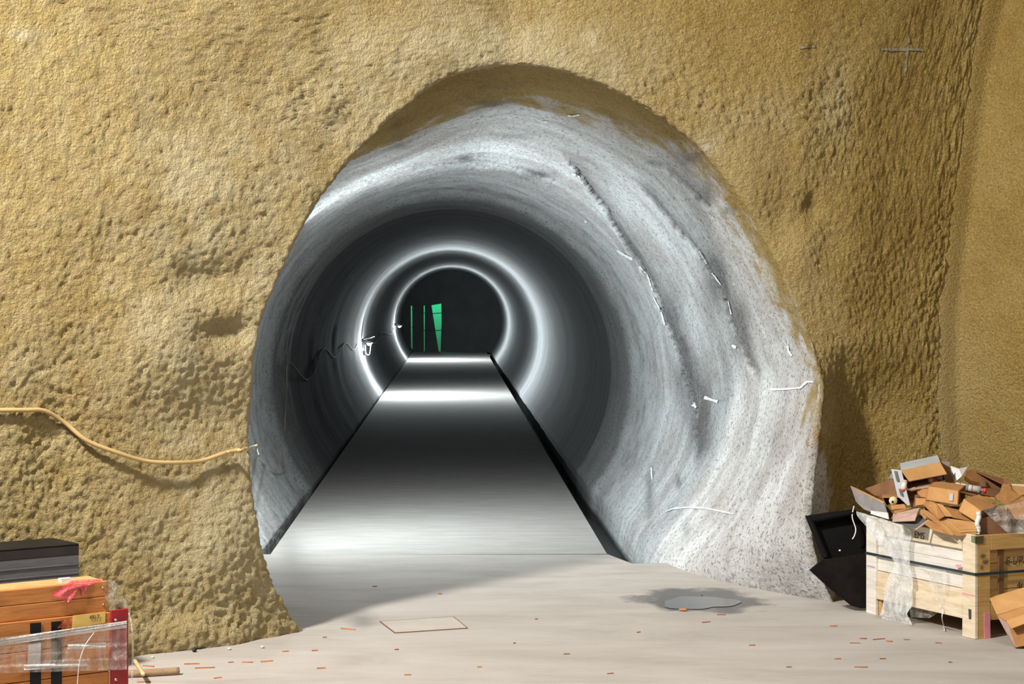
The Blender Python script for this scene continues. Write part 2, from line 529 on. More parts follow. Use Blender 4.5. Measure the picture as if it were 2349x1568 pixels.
# the recess beyond the right-hand lip only exists low down; higher up the wall stays nearer
low = smoothstep(760, 960, WY)
WDhi = np.interp(WX, [-330, 0, 300, 480, 590, 690, 760, 1170, 1570, 1840, 2000, 2160, 2330], [8.72, 9.11, 9.51, 9.79, 9.96, 10.12, 10.24, 10.80, 11.02, 11.2, 11.38, 11.62, 11.8])
WD = WD * low + WDhi * (1 - low)
def dent(x, y, rx, ry, a):
    return a * np.exp(-((WX - x) / rx) ** 2 - ((WY - y) / ry) ** 2)
for d in [(470, 640, 80, 45, .05), (520, 762, 60, 30, .06), (420, 480, 110, 120, -.035), (390, 800, 90, 120, -.04), (480, 960, 120, 60, .03), (720, 380, 50, 40, .012),
          (1020, 110, 180, 70, -.04), (1300, 130, 200, 60, -.03), (750, 240, 30, 50, -.02), (1720, 420, 60, 90, -.04), (1780, 520, 50, 60, .04), (1858, 474, 22, 30, .05),
          (1840, 580, 40, 60, -.03), (550, 1250, 120, 160, -.06), (480, 1460, 120, 40, -.05), (130, 1000, 60, 140, .03), (1950, 560, 60, 160, -.03), (1935, 960, 30, 90, -.06), (300, 560, 140, 80, .02)]:
    WD += dent(*d)
Wp = np.stack([(WX - CX) / F * WD, WD, H - (WY - HZ) / F * WD], -1)

# funnel rows from the mouth to the lining circle
D0 = Wp[-1, :, 1]
D1 = 19.5
phi0, phi1 = math.radians(236.4), math.radians(-56.4)
idx = np.arange(NT_)
phi = np.where(idx <= top_i, phi0 + (math.pi / 2 - phi0) * idx / top_i, math.pi / 2 + (phi1 - math.pi / 2) * (idx - top_i) / (NT_ - 1 - top_i))
cx_off, cz_off = R * np.cos(phi), R * np.sin(phi)
FOOT = 1.225
cx_off = np.where(np.sin(phi) < -0.6, np.sign(cx_off) * np.maximum(np.abs(cx_off), FOOT), cx_off)
mx_off = Wp[-1, :, 0] - axis_x(D0)
mz_off = Wp[-1, :, 2] - 1.0
v = (np.linspace(0, 1, NF_)[1:] ** 1.5)[:, None]
FD = D0[None] + (D1 - D0[None]) * v
# weight of the mouth outline at depth FD: quick on the right and left flanks, long over the crown
side = np.abs(np.cos(phi))[None]
q = (FD - D0[None]) / (17.6 - D0[None])
q = np.clip(q, 0, 1)
fast = np.clip((FD - D0[None]) / 1.9, 0, 1)
wl = (1 - q) ** 1.15
wf = 0.94 * (1 - fast) ** 1.25 + 0.06 * (1 - q)
rightlow = (smoothstep(-0.35, -0.75, np.sin(phi)) * (np.cos(phi) > 0))[None]
leftside = smoothstep(0.1, -0.35, np.cos(phi))[None]
wgt = wl * (1 - leftside) * (1 - rightlow) + wf * np.clip(leftside + rightlow, 0, 1)
FXo = mx_off[None] * wgt + cx_off[None] * (1 - wgt)
FZo = mz_off[None] * wgt + cz_off[None] * (1 - wgt)
# the thicker sprayed coat ends in a shallow step where the smooth lining starts
step = 1 + 0.045 * smoothstep(17.75, 17.45, FD)
Fp = np.stack([axis_x(FD) + FXo * step, FD, 1.0 + FZo * step], -1)

A = np.concatenate([Wp, Fp], 0)
NR = A.shape[0]
mrow = NO_ - 1
# round the lip
for it in range(220):
    B = A.copy()
    B[1:-1] = 0.25 * A[:-2] + 0.5 * A[1:-1] + 0.25 * A[2:]
    wide = smoothstep(-0.55, 0.1, np.cos(phi)) * smoothstep(-0.45, 0.1, np.sin(phi))      # the crown and right shoulder are rounded, the left lip is crisp
    wr = np.exp(-((np.arange(NR)[:, None] - mrow) / (4.0 + 16.0 * wide[None])) ** 2)[..., None]
    if it > 40: wr = wr * wide[None, :, None]
    rl = (0.35 + 0.65 * smoothstep(-0.2, 0.4, np.sin(phi)))[None, :, None]
    A = A * (1 - wr * rl) + B * wr * rl

def grid_normals(A):
    du = np.gradient(A, axis=0); dv = np.gradient(A, axis=1)
    n = np.cross(du, dv)
    n /= np.linalg.norm(n, axis=-1, keepdims=True) + 1e-12
    return n
Nn = grid_normals(A)
pix = np.stack([A[..., 0] / A[..., 1] * F + CX, HZ - (A[..., 2] - H) / A[..., 1] * F], -1)
# normals should look at the hall / into the tunnel bore
toc = np.array([0, 0, H]) - A
if (Nn * toc).sum(-1)[:mrow].mean() < 0: Nn = -Nn

px, py = pix[..., 0].ravel(), pix[..., 1].ravel()
pos = A.reshape(-1, 3)
row = np.repeat(np.arange(NR), NT_)
colm = np.tile(np.arange(NT_), NR)
is_f = row > mrow
GREYPOLY = [(560, 1500), (560, 1000), (590, 700), (700, 500), (790, 400), (850, 365), (930, 350), (1010, 300), (1080, 265), (1150, 252), (1250, 246), (1350, 265), (1450, 300), (1520, 335), (1585, 345), (1640, 440),
            (1690, 500), (1735, 590), (1770, 660), (1800, 715), (1840, 790), (1866, 860), (1858, 950), (1875, 1050), (1900, 1150), (1890, 1250), (1915, 1330), (1960, 1500)]
dd, _, _ = poly_dist(px, py, GREYPOLY, True)
sd = np.where(inside_poly(px, py, GREYPOLY), dd, -dd)
nz = fbm(pos, 9, 3, 4, 0.6)
soft = np.where(py < 700, 34.0, 26.0)
grey = smoothstep(-1, 1, (sd + nz * 24) / soft)
leftcol = colm < top_i * 0.80
grey = np.where(leftcol & ~is_f, 0.0, grey)
grey = np.where(leftcol & is_f, smoothstep(2, 9, row - mrow + nz * 2), grey)
grey = np.where(is_f & (row - mrow > 60), 1.0, grey)
grey_l = np.where(~is_f & (colm > NT_ * 0.9), grey * 0.85, grey)
grey = grey_l

pale = np.zeros_like(grey); stain_shade = np.zeros_like(grey)
def blob(x, y, rx, ry, a):
    return a * np.exp(-((px - x) / rx) ** 2 - ((py - y) / ry) ** 2)
vis = ~(leftcol & is_f)
for b in [(450, 420, 130, 110, .6), (380, 800, 70, 110, .75), (420, 560, 90, 60, .4), (1000, 120, 220, 60, .55), (1250, 90, 300, 50, .4), (1350, 160, 200, 40, .4), (520, 880, 80, 100, .3), (60, 860, 60, 60, .5), (560, 660, 50, 40, .35),
          (500, 1250, 160, 220, .35), (1915, 230, 38, 110, .55), (1750, 260, 90, 40, .4), (1650, 330, 60, 60, .35), (40, 80, 60, 14, .5), (2200, 900, 40, 200, .3), (1900, 980, 20, 60, .45), (60, 510, 70, 12, .3)]:
    pale += np.where(vis, blob(*b), 0)
pale *= 0.8
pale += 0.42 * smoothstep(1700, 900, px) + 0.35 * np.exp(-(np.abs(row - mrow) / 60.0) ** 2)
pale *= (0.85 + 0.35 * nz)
pale = np.where(is_f, 0, pale) * (1 - grey)
for b in [(1858, 474, 18, 26, .30), (745, 365, 40, 35, .10), (520, 765, 55, 20, .16), (470, 640, 60, 25, .10), (1140, 195, 40, 12, .25), (1130, 238, 50, 10, .7), (1066, 363, 17, 8, .9), (915, 300, 14, 30, .3), (920, 335, 22, 8, .5),
          (1170, 312, 60, 9, .5), (1230, 400, 45, 10, .8), (1585, 362, 30, 18, .9), (1620, 440, 22, 36, .8), (1670, 485, 14, 8, .6), (1780, 180, 40, 40, .05), (1490, 1130, 9, 60, .75), (1557, 1105, 6, 16, 1.0), (1575, 1215, 9, 22, .55),
          (800, 600, 60, 10, 0), (1600, 960, 24, 80, 1.0), (1568, 860, 22, 90, .8), (1780, 1000, 40, 90, .15), (1715, 1000, 30, 140, .15), (1545, 700, 24, 90, .45), (1645, 640, 30, 70, .9), (1698, 760, 24, 80, .9), (1640, 900, 40, 120, .3), (1450, 560, 40, 60, .2),
          (660, 1180, 40, 30, .0)]:
    stain_shade += np.where(vis, blob(*b), 0)  # brown stains and pits, plus shade painted into dents and ledge bands

# ledges where one sprayed layer stops over the next
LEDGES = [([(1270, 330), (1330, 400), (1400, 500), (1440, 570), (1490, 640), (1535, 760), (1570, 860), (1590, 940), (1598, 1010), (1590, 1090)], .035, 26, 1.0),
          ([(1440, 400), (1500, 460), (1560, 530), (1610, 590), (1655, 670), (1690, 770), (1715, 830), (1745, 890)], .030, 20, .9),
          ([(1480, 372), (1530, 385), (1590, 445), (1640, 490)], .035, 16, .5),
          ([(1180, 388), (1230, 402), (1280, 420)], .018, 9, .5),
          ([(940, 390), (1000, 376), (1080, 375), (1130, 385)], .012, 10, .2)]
disp = np.zeros_like(grey)
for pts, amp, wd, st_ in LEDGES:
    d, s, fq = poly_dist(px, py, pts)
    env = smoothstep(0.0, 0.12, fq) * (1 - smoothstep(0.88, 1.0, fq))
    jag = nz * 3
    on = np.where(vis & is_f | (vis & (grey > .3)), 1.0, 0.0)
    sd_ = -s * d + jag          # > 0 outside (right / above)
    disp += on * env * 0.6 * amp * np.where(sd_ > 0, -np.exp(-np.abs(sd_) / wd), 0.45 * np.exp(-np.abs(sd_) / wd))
    stain_shade += on * env * st_ * np.where(sd_ > 0, np.exp(-np.abs(sd_) / wd) * 1.0, 0)  # ledge shadow and damp brown both painted on the recessed side
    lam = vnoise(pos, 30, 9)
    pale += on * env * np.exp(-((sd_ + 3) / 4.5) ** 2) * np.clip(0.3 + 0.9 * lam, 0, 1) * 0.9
# paler zone at the start of the sprayed coat, lamplit ring painted in
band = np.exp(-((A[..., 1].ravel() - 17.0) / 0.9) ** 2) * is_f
stain_shade += is_f * 0.74 * smoothstep(17.5, 17.75, A[..., 1].ravel() + 0.05 * nz)  # darker lining tone, deepened to paint in the unlit bore
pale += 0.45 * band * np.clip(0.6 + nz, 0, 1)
och = 1 - grey
disp += 0.014 * fbm(pos, 1.1, 11, 2) * (~is_f) * smoothstep(0, 40, np.abs(row - mrow))
disp += (0.0055 * och + 0.006 * grey) * fbm(pos, 5.5, 21, 2)
coarse = blob(1900, 220, 70, 140, 1) + blob(1720, 250, 140, 50, 1) + blob(1560, 200, 120, 90, .6) + blob(700, 230, 90, 70, .5) + blob(480, 1400, 260, 120, .8) + blob(150, 1050, 120, 200, .6)
coarse += np.exp(-((px - np.interp(py, [0, 200, 480, 700, 950, 1350], [2240, 2200, 2165, 2135, 2135, 2180])) / 26) ** 2)
coarse = np.clip(coarse, 0, 1) * (~is_f)
grain = fbm(pos, 46, 31, 2, 0.7)
disp += (0.0052 * och + 0.0030 * grey) * grain * (1 + 1.3 * coarse)
foot = smoothstep(0.22, 0.0, pos[:, 2]) * (~is_f)
disp += foot * (0.02 + 0.03 * vnoise(pos, 7, 41))
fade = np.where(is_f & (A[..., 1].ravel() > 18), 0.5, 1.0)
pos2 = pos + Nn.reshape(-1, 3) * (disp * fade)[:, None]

def grid_object(name, V, nr, nc, mat, tone=None, uv=None):
    V = V.reshape(-1, 3)
    i = np.arange(nr - 1)[:, None] * nc + np.arange(nc - 1)[None]
    quads = np.stack([i, i + 1, i + nc + 1, i + nc], -1).reshape(-1, 4)
    me = bpy.data.meshes.new(name)
    me.vertices.add(len(V)); me.vertices.foreach_set('co', V.astype(np.float32).ravel())
    me.loops.add(quads.size); me.loops.foreach_set('vertex_index', quads.astype(np.int32).ravel())
    me.polygons.add(len(quads)); me.polygons.foreach_set('loop_start', (np.arange(len(quads)) * 4).astype(np.int32))
    me.update(calc_edges=True)
    me.polygons.foreach_set('use_smooth', np.ones(len(quads), bool))
    if tone is not None:
        a = me.color_attributes.new('tone', 'FLOAT_COLOR', 'POINT')
        a.data.foreach_set('color', np.c_[np.clip(tone, 0, 1), np.ones(len(V))].astype(np.float32).ravel())
    if uv is not None:
        l = me.uv_layers.new(name='UVMap')
        l.data.foreach_set('uv', uv[quads.ravel()].astype(np.float32).ravel())
    me.materials.append(mat)
    me.validate()
    return link(bpy.data.objects.new(name, me)), quads

uvw = np.c_[colm / NT_ * 8.0, A[..., 1].ravel()]
uvw[~is_f, 1] = (D0[None] + 0 * FD[:1]).ravel()[colm[~is_f]] - (mrow - row[~is_f]) * 0.012
wall, wq = grid_object('wall_front', pos2, NR, NT_, M_wall, np.c_[grey, np.clip(pale, 0, 1), np.clip(stain_shade, 0, 1)], uvw)
tag(wall, 'ochre sprayed-concrete cave wall with a grey flared tunnel mouth', kind='structure')
BVH = BVHTree.FromPolygons([tuple(v_) for v_ in pos2], [tuple(q_) for q_ in wq])

# right-hand wall beyond the corner
edge = A[:NO_, -1]          # unused lower rim
rim = np.c_[outer, np.arange(NT_)]
sel = np.where((outer[:, 0] >= 2140) & (idx >= keys[7]))[0]
corner = A[0, sel]
nrw = 110
uu = np.linspace(0, 1, nrw)[:, None, None]
dirv = np.array([0.62, -0.78, 0.0])
shift = uu * 1.9 * dirv[None, None]
shift = shift + np.array([0.09, 0.10, 0]) * smoothstep(0, .04, uu)
RW = corner[None] + shift
rp = RW.reshape(-1, 3)
nrm = np.array([-0.78, -0.62, 0.0])
rd = 0.02 * fbm(rp, 1.4, 61, 2) + 0.006 * fbm(rp, 7, 62, 2) + 0.0030 * fbm(rp, 34, 63, 2)
rd *= np.repeat(smoothstep(0, 3, np.arange(nrw)), len(sel))
rp = rp + nrm[None] * rd[:, None]
rtone = np.zeros((len(rp), 3)); rtone[:, 1] = np.repeat(np.exp(-np.arange(nrw) / 14.0) * .25, len(sel)) * smoothstep(2.6, 1.2, rp[:, 2])
wr_, _ = grid_object('wall_right', rp, nrw, len(sel), M_wall, rtone, np.c_[rp[:, 0] * 2, rp[:, 2]])
tag(wr_, 'ochre sprayed-concrete side wall beyond the corner', kind='structure')

# smooth tunnel lining
ni, nj = 90, 241
pj = np.linspace(phi0, phi1, nj)
dl = np.r_[np.linspace(19.5, 40, 60), np.linspace(40.6, 64.5, ni - 60)]
LP = np.stack([axis_x(dl)[:, None] + R * np.cos(pj)[None], np.repeat(dl[:, None], nj, 1), 1 + R * np.sin(pj)[None] + 0 * dl[:, None]], -1)
lp = LP.reshape(-1, 3)
_lx = R * np.cos(pj)
LP[..., 0] = axis_x(dl)[:, None] + np.where(np.sin(pj) < -0.6, np.sign(_lx) * np.maximum(np.abs(_lx), FOOT), _lx)[None]
lp = LP.reshape(-1, 3)
lpn = np.stack([np.cos(pj), 0 * pj, np.sin(pj)], -1)
# plaster rings left by the lining gang: faint circumferential ridges
ridge = 0.010 * vnoise(np.c_[np.zeros(len(lp)), lp[:, 1] * 1.4, np.zeros(len(lp))], 1, 71) + 0.006 * fbm(lp, 2.5, 72, 3)
lp = lp - np.tile(lpn, (ni, 1)) * ridge[:, None] * np.repeat(smoothstep(19.5, 20.5, dl), nj)[:, None]
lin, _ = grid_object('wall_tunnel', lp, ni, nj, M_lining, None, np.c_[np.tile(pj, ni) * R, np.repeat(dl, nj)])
tag(lin, 'smooth grey concrete lining of the round tunnel', kind='structure')

# ------------------------------------------------------------------ floors
def slab(name, poly, z1, z0, mat):
    k = len(poly)
    vs = [(x, y, z1) for x, y in poly] + [(x, y, z0) for x, y in poly]
    fs = [tuple(range(k)), tuple(range(2 * k - 1, k - 1, -1))] + [(i, i + k, (i + 1) % k + k, (i + 1) % k) for i in range(k)]
    bm = bmesh.new(); bv = [bm.verts.new(v_) for v_ in vs]
    for f in fs: bm.faces.new([bv[i] for i in f])
    return bm_obj(name, bm, mat)

pe1, pe2, pe3 = G(1393, 1270), G(1450, 1292), G(1560, 1290)
fl = slab('floor', [(-8, -3), (8, -3), (8, 13.5), (3.0, 13.5), (pe3.x + .3, pe3.y + .25), (pe3.x, pe3.y), (pe2.x, pe2.y), (pe1.x, pe1.y), (-1.17 + axis_x(13.3), 13.3), (-2.6, 13.3), (-2.6, 12.9), (-8, 12.9)], 0, -0.2, M_floor)
tag(fl, 'pale concrete floor of the cavern', kind='structure')
xl = lambda D: -1.193 - .0308 * D
xr = lambda D: 1.015 - .0288 * D
tf = slab('floor_tunnel', [(xl(13.3), 13.3), (xr(13.3), 13.3), (xr(40), 40), (xr(64.2), 64.2), (xl(64.2), 64.2), (xl(40), 40)], 0, -0.4, M_track)
gb = slab('floor_gutter', [(xl(12.6) - .5, 12.6), (xr(12.6) + .7, 12.6), (xr(64.2) + .4, 64.2), (xl(64.2) - .4, 64.2)], -0.24, -0.42, M_lining)
tag(gb, 'bed of the gutters beside the track slab', kind='structure')
tag(tf, 'long concrete track slab running down the tunnel with an open gutter on its right', kind='structure')

# ------------------------------------------------------------------ far end: dark curtain bulkhead with a green-lit opening behind
DE = 63.8
M_dark = simple('dark_curtain', (0.075, 0.08, 0.082), (0.055, 0.06, 0.062), 2, 0.9)
M_panelgreen = simple('pale_door_leaf', (0.55, 0.62, 0.58), (0.5, 0.56, 0.52), 3, 0.6)
def E(x, y, D=DE): return P(x, y, D)
bk = thing('partition_curtain', 'dark curtain partition closing the far end of the tunnel with green light in its gaps', 'curtain', E(1040, 806))
def curtain(pts, D=DE):
    set_parent(plate('curtain_panel', [E(x, y, D) for x, y in pts], 0.03, M_dark), bk)
curtain([(880, 560), (941.5, 560), (943, 812), (880, 812)])
curtain([(945.5, 700), (972, 700), (972.5, 812), (946.5, 812)])
curtain([(974.2, 700), (989.5, 699), (1007.3, 812), (974.4, 812)])
curtain([(941.5, 560), (1012.5, 560), (1012.5, 696), (989, 700), (941.7, 701)])
curtain([(1012.3, 560), (1160, 560), (1160, 812), (1010.5, 812), (1013, 740), (1012.3, 696)], DE - .04)
for y in (718.5, 758):
    set_parent(tube('curtain_rail', [E(945, y - 8, DE - .03), E(980, y, DE - .03), E(1014, y - 1, DE - .03)], 0.012, M_dark, None, 6), bk)
back = plate('door_leaf', [E(925, 640, 66.5), E(1030, 640, 66.5), E(1030, 815, 66.5), E(925, 815, 66.5)], 0.05, M_panelgreen)
tag(back, 'pale door leaf lit green behind the curtain gaps', 'door')
light('exit_sign_glow', 'POINT', E(985, 700, 65.4), 42, (0.02, 1.0, 0.42), 0.05)

# ------------------------------------------------------------------ tunnel lamps
def hit(x, y):
    o = Vector((0, 0, H)); d = (P(x, y, 1.0) - o).normalized()
    loc, nr, i, dist = BVH.ray_cast(o, d)
    if loc is None: return None, None
    if nr.dot(d) > 0: nr = -nr
    return loc, nr

def lining_point(D, z, off=0.0):
    s = z - 1.0
    return Vector((axis_x(D) - math.sqrt(max(R * R - s * s, 0)) + off, D, z))

def lamp(D, z, label, power, detail=True):
    base = lining_point(D, z, 0.0)
    r = thing('tunnel_lamp', label, 'lamp', base, 'lamps along the tunnel wall')
    def add(o): return set_parent(o, r)
    add(obox('wall_bracket', base + Vector((-0.02, -0.05, -0.05)), (0.05, 0, 0), (0, 0.10, 0), (0, 0, 0.16), M_black2))
    add(tube('arm', [base + Vector((0.02, 0, 0.06)), base + Vector((0.09, -0.02, 0.09)), base + Vector((0.12, -0.02, 0.05))], 0.010, M_black2, None, 6))
    # shade: shallow dish above the bulb
    vs, fs = [], []
    c = base + Vector((0.13, -0.03, 0.035))
    for k, (rr, zz) in enumerate(((0.012, 0.035), (0.035, 0.028), (0.055, 0.006), (0.058, -0.004))):
        for a in range(14):
            vs.append(c + Vector((rr * math.cos(a * math.tau / 14), rr * math.sin(a * math.tau / 14), zz)))
    for k in range(3):
        for a in range(14):
            fs.append((k * 14 + a, k * 14 + (a + 1) % 14, (k + 1) * 14 + (a + 1) % 14, (k + 1) * 14 + a))
    fs.append(tuple(range(14)))
    add(mesh_obj('lamp_shade', vs, fs, M_greymetal, None, True))
    bm = bmesh.new(); bmesh.ops.create_uvsphere(bm, u_segments=14, v_segments=10, radius=0.038)
    bmesh.ops.scale(bm, vec=(1.15, 1, 0.9), verts=bm.verts); bmesh.ops.translate(bm, vec=c + Vector((0.0, 0, -0.012)), verts=bm.verts)
    add(bm_obj('bulb', bm, M_bulb, None, True))
    if detail:
        add(tube('lead', [base + Vector((0.06, -.02, 0.0)), base + Vector((0.07, -.02, -0.14)), base + Vector((0.13, -.04, -0.17)), base + Vector((0.15, -.04, -0.05)), c + Vector((0.02, 0, 0))], 0.007, M_tubewhite, None, 6))
        add(obox('plug_box', base + Vector((0.01, -.07, -0.18)), (0.05, 0, 0), (0, .05, 0), (0, 0, 0.08), M_black2))
        add(tube('tie', [base + Vector((0.0, -.03, 0.09)), base + Vector((0.14, -.03, 0.12)), base + Vector((0.22, -.03, 0.15))], 0.006, M_tubewhite, None, 6))
        add(tube('tie', [base + Vector((0.02, -.3, 0.05)), base + Vector((0.0, -.03, 0.09)), base + Vector((0.1, .1, 0.16))], 0.005, M_black2, None, 6))
    lo = light('bulb_light', 'POINT', c + Vector((0.05, -0.02, -0.045)), power * 0.35, COOL, 0.03)
    la = light('reflector_light', 'AREA', c + Vector((0.05, -0.02, -0.03)), power * (0.5 if D > 20 else 0.25), COOL, 0.08, c + Vector((1.0, 0.05, -0.2)))
    return r
lamp(13.6, 0.90, 'tunnel wall lamp nearest the mouth, hidden behind the ochre lip', 40, False)
lamp(35.0, 0.88, 'first visible glowing lamp on the dark tunnel wall, with hanging leads', 560)
lamp(55.0, 0.90, 'small glowing lamp farthest down the tunnel wall', 520, False)

# ------------------------------------------------------------------ cable from the hall into the tunnel
cp = []
for x, y, off in [(-60, 938, .02), (0, 940, .02), (50, 937, .02), (95, 942, .02), (140, 966, .03), (200, 1005, .035), (260, 1035, .04), (330, 1053, .045), (400, 1058, .045), (460, 1054, .04), (520, 1041, .03), (560, 1030, .02), (584, 1021, .022)]:
    l, n = hit(x, y)
    cp.append(l + n * off)
lastD = cp[-1].y
cp.append(P(592, 1014, lastD + 0.6))
cab = tube('power_cable', cp, 0.0105, M_cable, None, 10)
tag(cab, 'beige power cable sagging across the left wall into the tunnel', 'cable')
cp2 = [P(587, 1012, lastD + 0.5), P(594, 1045, 14.0)]
for x, y in [(604, 1066), (622, 1083), (640, 1087), (650, 1075), (648, 1040), (651, 960), (655, 890), (660, 830)]:
    l, n = hit(x, y)
    cp2.append(l + n * .012)
dd_ = [19.6]
a0, zz = 19.3, cp2[-1].z
for k in range(1, 4):
    D = 19.3 + k * (34.7 - 19.3) / 3
    cp2.append(lining_point(D - (34.7 - 19.3) / 6, 1.08 - 0.03 * k - (0.24 if k == 1 else 0.12), 0.004))
    cp2.append(lining_point(D, 1.12 - 0.04 * k, 0.004))
for D, z in [(40, .80), (45, .92), (50, .80), (55, .93)]:
    cp2.append(lining_point(D, z, 0.02))
cb2 = tube('lamp_cable', cp2, 0.0055, M_cable_d, None, 7)
tag(cb2, 'thin cable looping along the dark tunnel wall from lamp to lamp', 'cable')

# ------------------------------------------------------------------ chalk and paint marks on the walls
def ribbon(name, pts, wpx, mat, parent, off=0.006, per=6):
    pts2 = [pts[0]]
    for a, b in zip(pts[:-1], pts[1:]):
        for k in range(1, per + 1):
            pts2.append((a[0] + (b[0] - a[0]) * k / per, a[1] + (b[1] - a[1]) * k / per))
    vs, fs = [], []
    for i, (x, y) in enumerate(pts2):
        q0 = pts2[max(i - 1, 0)]; q1 = pts2[min(i + 1, len(pts2) - 1)]
        dx, dy = q1[0] - q0[0], q1[1] - q0[1]; L = math.hypot(dx, dy) or 1
        ww = wpx * random.uniform(.55, 1.15) / 2
        for s_ in (-1, 1):
            l, n = hit(x - dy / L * ww * s_, y + dx / L * ww * s_)
            if l is None: return None
            vs.append(l + n * off)
    for i in range(len(pts2) - 1):
        fs.append((2 * i, 2 * i + 1, 2 * i + 3, 2 * i + 2))
    return mesh_obj(name, vs, fs, mat, parent)
for pts, wd in [([(1768, 893), (1800, 892), (1838, 889), (1846, 880)], 5), ([(1846, 881), (1853, 875), (1868, 876)], 5), ([(1528, 1174), (1545, 1167), (1580, 1164), (1620, 1166), (1655, 1173), (1683, 1179)], 4),
                ([(1808, 793), (1811, 805), (1818, 815)], 5), ([(1617, 911), (1632, 916), (1648, 921)], 7), ([(1588, 924), (1598, 935)], 9), ([(1680, 791), (1690, 796)], 7), ([(1416, 573), (1432, 583), (1452, 594)], 6),
                ([(1304, 264), (1318, 264), (1330, 261)], 3), ([(1242, 278), (1255, 277)], 3), ([(1313, 397), (1330, 404)], 5), ([(1342, 505), (1347, 509)], 7), ([(1495, 1072), (1497, 1100)], 4), ([(1465, 606), (1486, 630), (1498, 665)], 3), ([(1500, 680), (1518, 716), (1526, 745)], 4), ([(1605, 575), (1622, 604)], 3), ([(1634, 625), (1655, 652)], 4), ([(1672, 690), (1679, 720)], 3)]:
    ribbon('chalk_mark', pts, wd, M_chalk, wall)
for pts, wd in [([(2020, 113), (2050, 114), (2085, 113), (2117, 115)], 8), ([(2083, 88), (2079, 130), (2074, 175)], 6), ([(1832, 110), (1868, 106)], 6)]:
    ribbon('paint_mark', pts, wd, M_greypaint, wall)

# ------------------------------------------------------------------ right-hand wooden crate
A0 = G(2237, 1466); U = Vector((-.4236, .9058, 0)); V = Vector((.9058, .4236, 0)); ZZ = Vector((0, 0, 1))
LU, LV, HC, HB = 0.93, 0.84, 0.515, 0.095
crate = thing('wooden_crate', 'pale wooden crate on four short legs by the cave corner, heaped with torn cardboard', 'crate', A0)
def cb(name, u, v_, z, lu, lv, lz, mat, bevel=0.002):
    o = obox(name, A0 + U * u + V * v_ + ZZ * z, U * lu, V * lv, ZZ * lz, mat, None, bevel, 0.0015)
    return set_parent(o, crate)
th = 0.018
# inner box: panels
nb = 3
for k in range(nb):   # left face boards
    hgt_ = (HC - HB - .02) / nb
    cb('board', 0.03, th, HB + .01 + k * hgt_, LU - .06, th, hgt_ - .0025, M_wood_lit if k else M_wood_pale)
    cb('board', th, 0.03, HB + .01 + k * hgt_, th, LV - .06, hgt_ - .0025, M_wood_tan_shade)
    cb('board', 0.03, LV - 2 * th, HB + .01 + k * hgt_, LU - .06, th, hgt_ - .0025, M_wood_tan_shade)
    cb('board', LU - 2 * th, 0.03, HB + .01 + k * hgt_, th, LV - .06, hgt_ - .0025, M_wood_tan_shade)
for k in range(6):
    cb('floor_board', 0.03, 0.03 + k * (LV - .06) / 6, HB, LU - .06, (LV - .06) / 6 - .004, th, M_wood_tan_shade)
# left face frame
cb('stile', 0.0, 0.0, 0.0, 0.105, th, HC + .004, M_wood_pale)
cb('stile', LU - .085, 0.0, 0.0, 0.085, th, HC + .012, M_wood_lit)
cb('rail', .105, 0.0, HC - .078, LU - .19, th, .078, M_wood_pale)
cb('rail', .105, 0.0, HB - .006, LU - .19, th, .085, M_wood_pale)
# right face frame
cb('stile', 0.0, 0.019, 0.0, th, .075, HC + .002, M_wood_tan_shade)
cb('stile', 0.0, LV - .075, 0.0, th, .075, HC, M_wood_tan_shade)
cb('rail', 0.0, .095, HC - .075, th, LV - .17, .075, M_wood_tan_shade)
cb('rail', 0.0, .095, HB - .006, th, LV - .17, .085, M_wood_tan_shade)
cb('batten', .010, .155, HB + .078, .012, .034, HC - HB - .155, simple('dark_stained_batten', (0.20, 0.085, 0.03), (0.13, 0.05, 0.018), 10, .7))
# legs
for (u, v_) in ((0.022, .022), (LU - .11, .022), (0.022, LV - .10), (LU - .11, LV - .10)):
    cb('leg', u, v_, 0, .085, .085, HB + .02, M_wood_tan_shade)
# strap round the crate
cb('strap', -.003, -.004, .318, LU + .006, .004, .013, M_strap, 0)
cb('strap', -.003, -.004, .318, .0035, LV + .008, .013, M_strap, 0)
# corner bracket and scribbles
cb('corner_clip', -.004, .0, HC - .038, .004, .05, .036, simple('olive_clip', (0.10, 0.075, 0.03), (.07, .05, .02), 9, .5), 0)
cb('corner_clip', .0, -.004, HC - .034, .028, .004, .034, simple('green_clip', (0.20, 0.24, 0.13), (.16, .2, .1), 9, .5), 0)
cb('marker_line', .002, -.002, .215, .10, .002, .006, M_pinkink, 0)
cb('marker_line', LU - .08, -.002, .255, .07, .002, .005, simple('violet_marker', (.45, .33, .5), (.5, .4, .5), 50, .8), 0)
cb('marker_line', .115, -.0, .342, .04, .001, .014, M_pinkink, 0)
cb('paint_patch', -.002, .055, .0, .002, .038, .13, M_pinkink, 0)
cb('ink_patch', .03, -.002, .095, .02, .002, .05, M_ink, 0)
def lettering(txt, origin, right, up, size, mat, parent, shear=0.2):
    cu = bpy.data.curves.new('lettering', 'FONT'); cu.body = txt; cu.size = size; cu.shear = shear; cu.extrude = 0.0004
    o = bpy.data.objects.new('lettering', cu)
    link(o)
    dg = bpy.context.evaluated_depsgraph_get()
    me = bpy.data.meshes.new_from_object(o.evaluated_get(dg))
    bpy.data.objects.remove(o)
    r_, u_ = Vector(right).normalized(), Vector(up).normalized()
    n_ = r_.cross(u_)
    mt = Matrix((r_, u_, n_)).transposed().to_4x4()
    mt.translation = Vector(origin)
    me.transform(mt)
    me.materials.clear(); me.materials.append(mat)
    o = link(bpy.data.objects.new('lettering', me))
    return set_parent(o, parent) if parent is not None else o
lettering('E-UP3', A0 + V * .20 + U * .014 + ZZ * .36, V, ZZ, .052, M_ink, crate, 0.15)
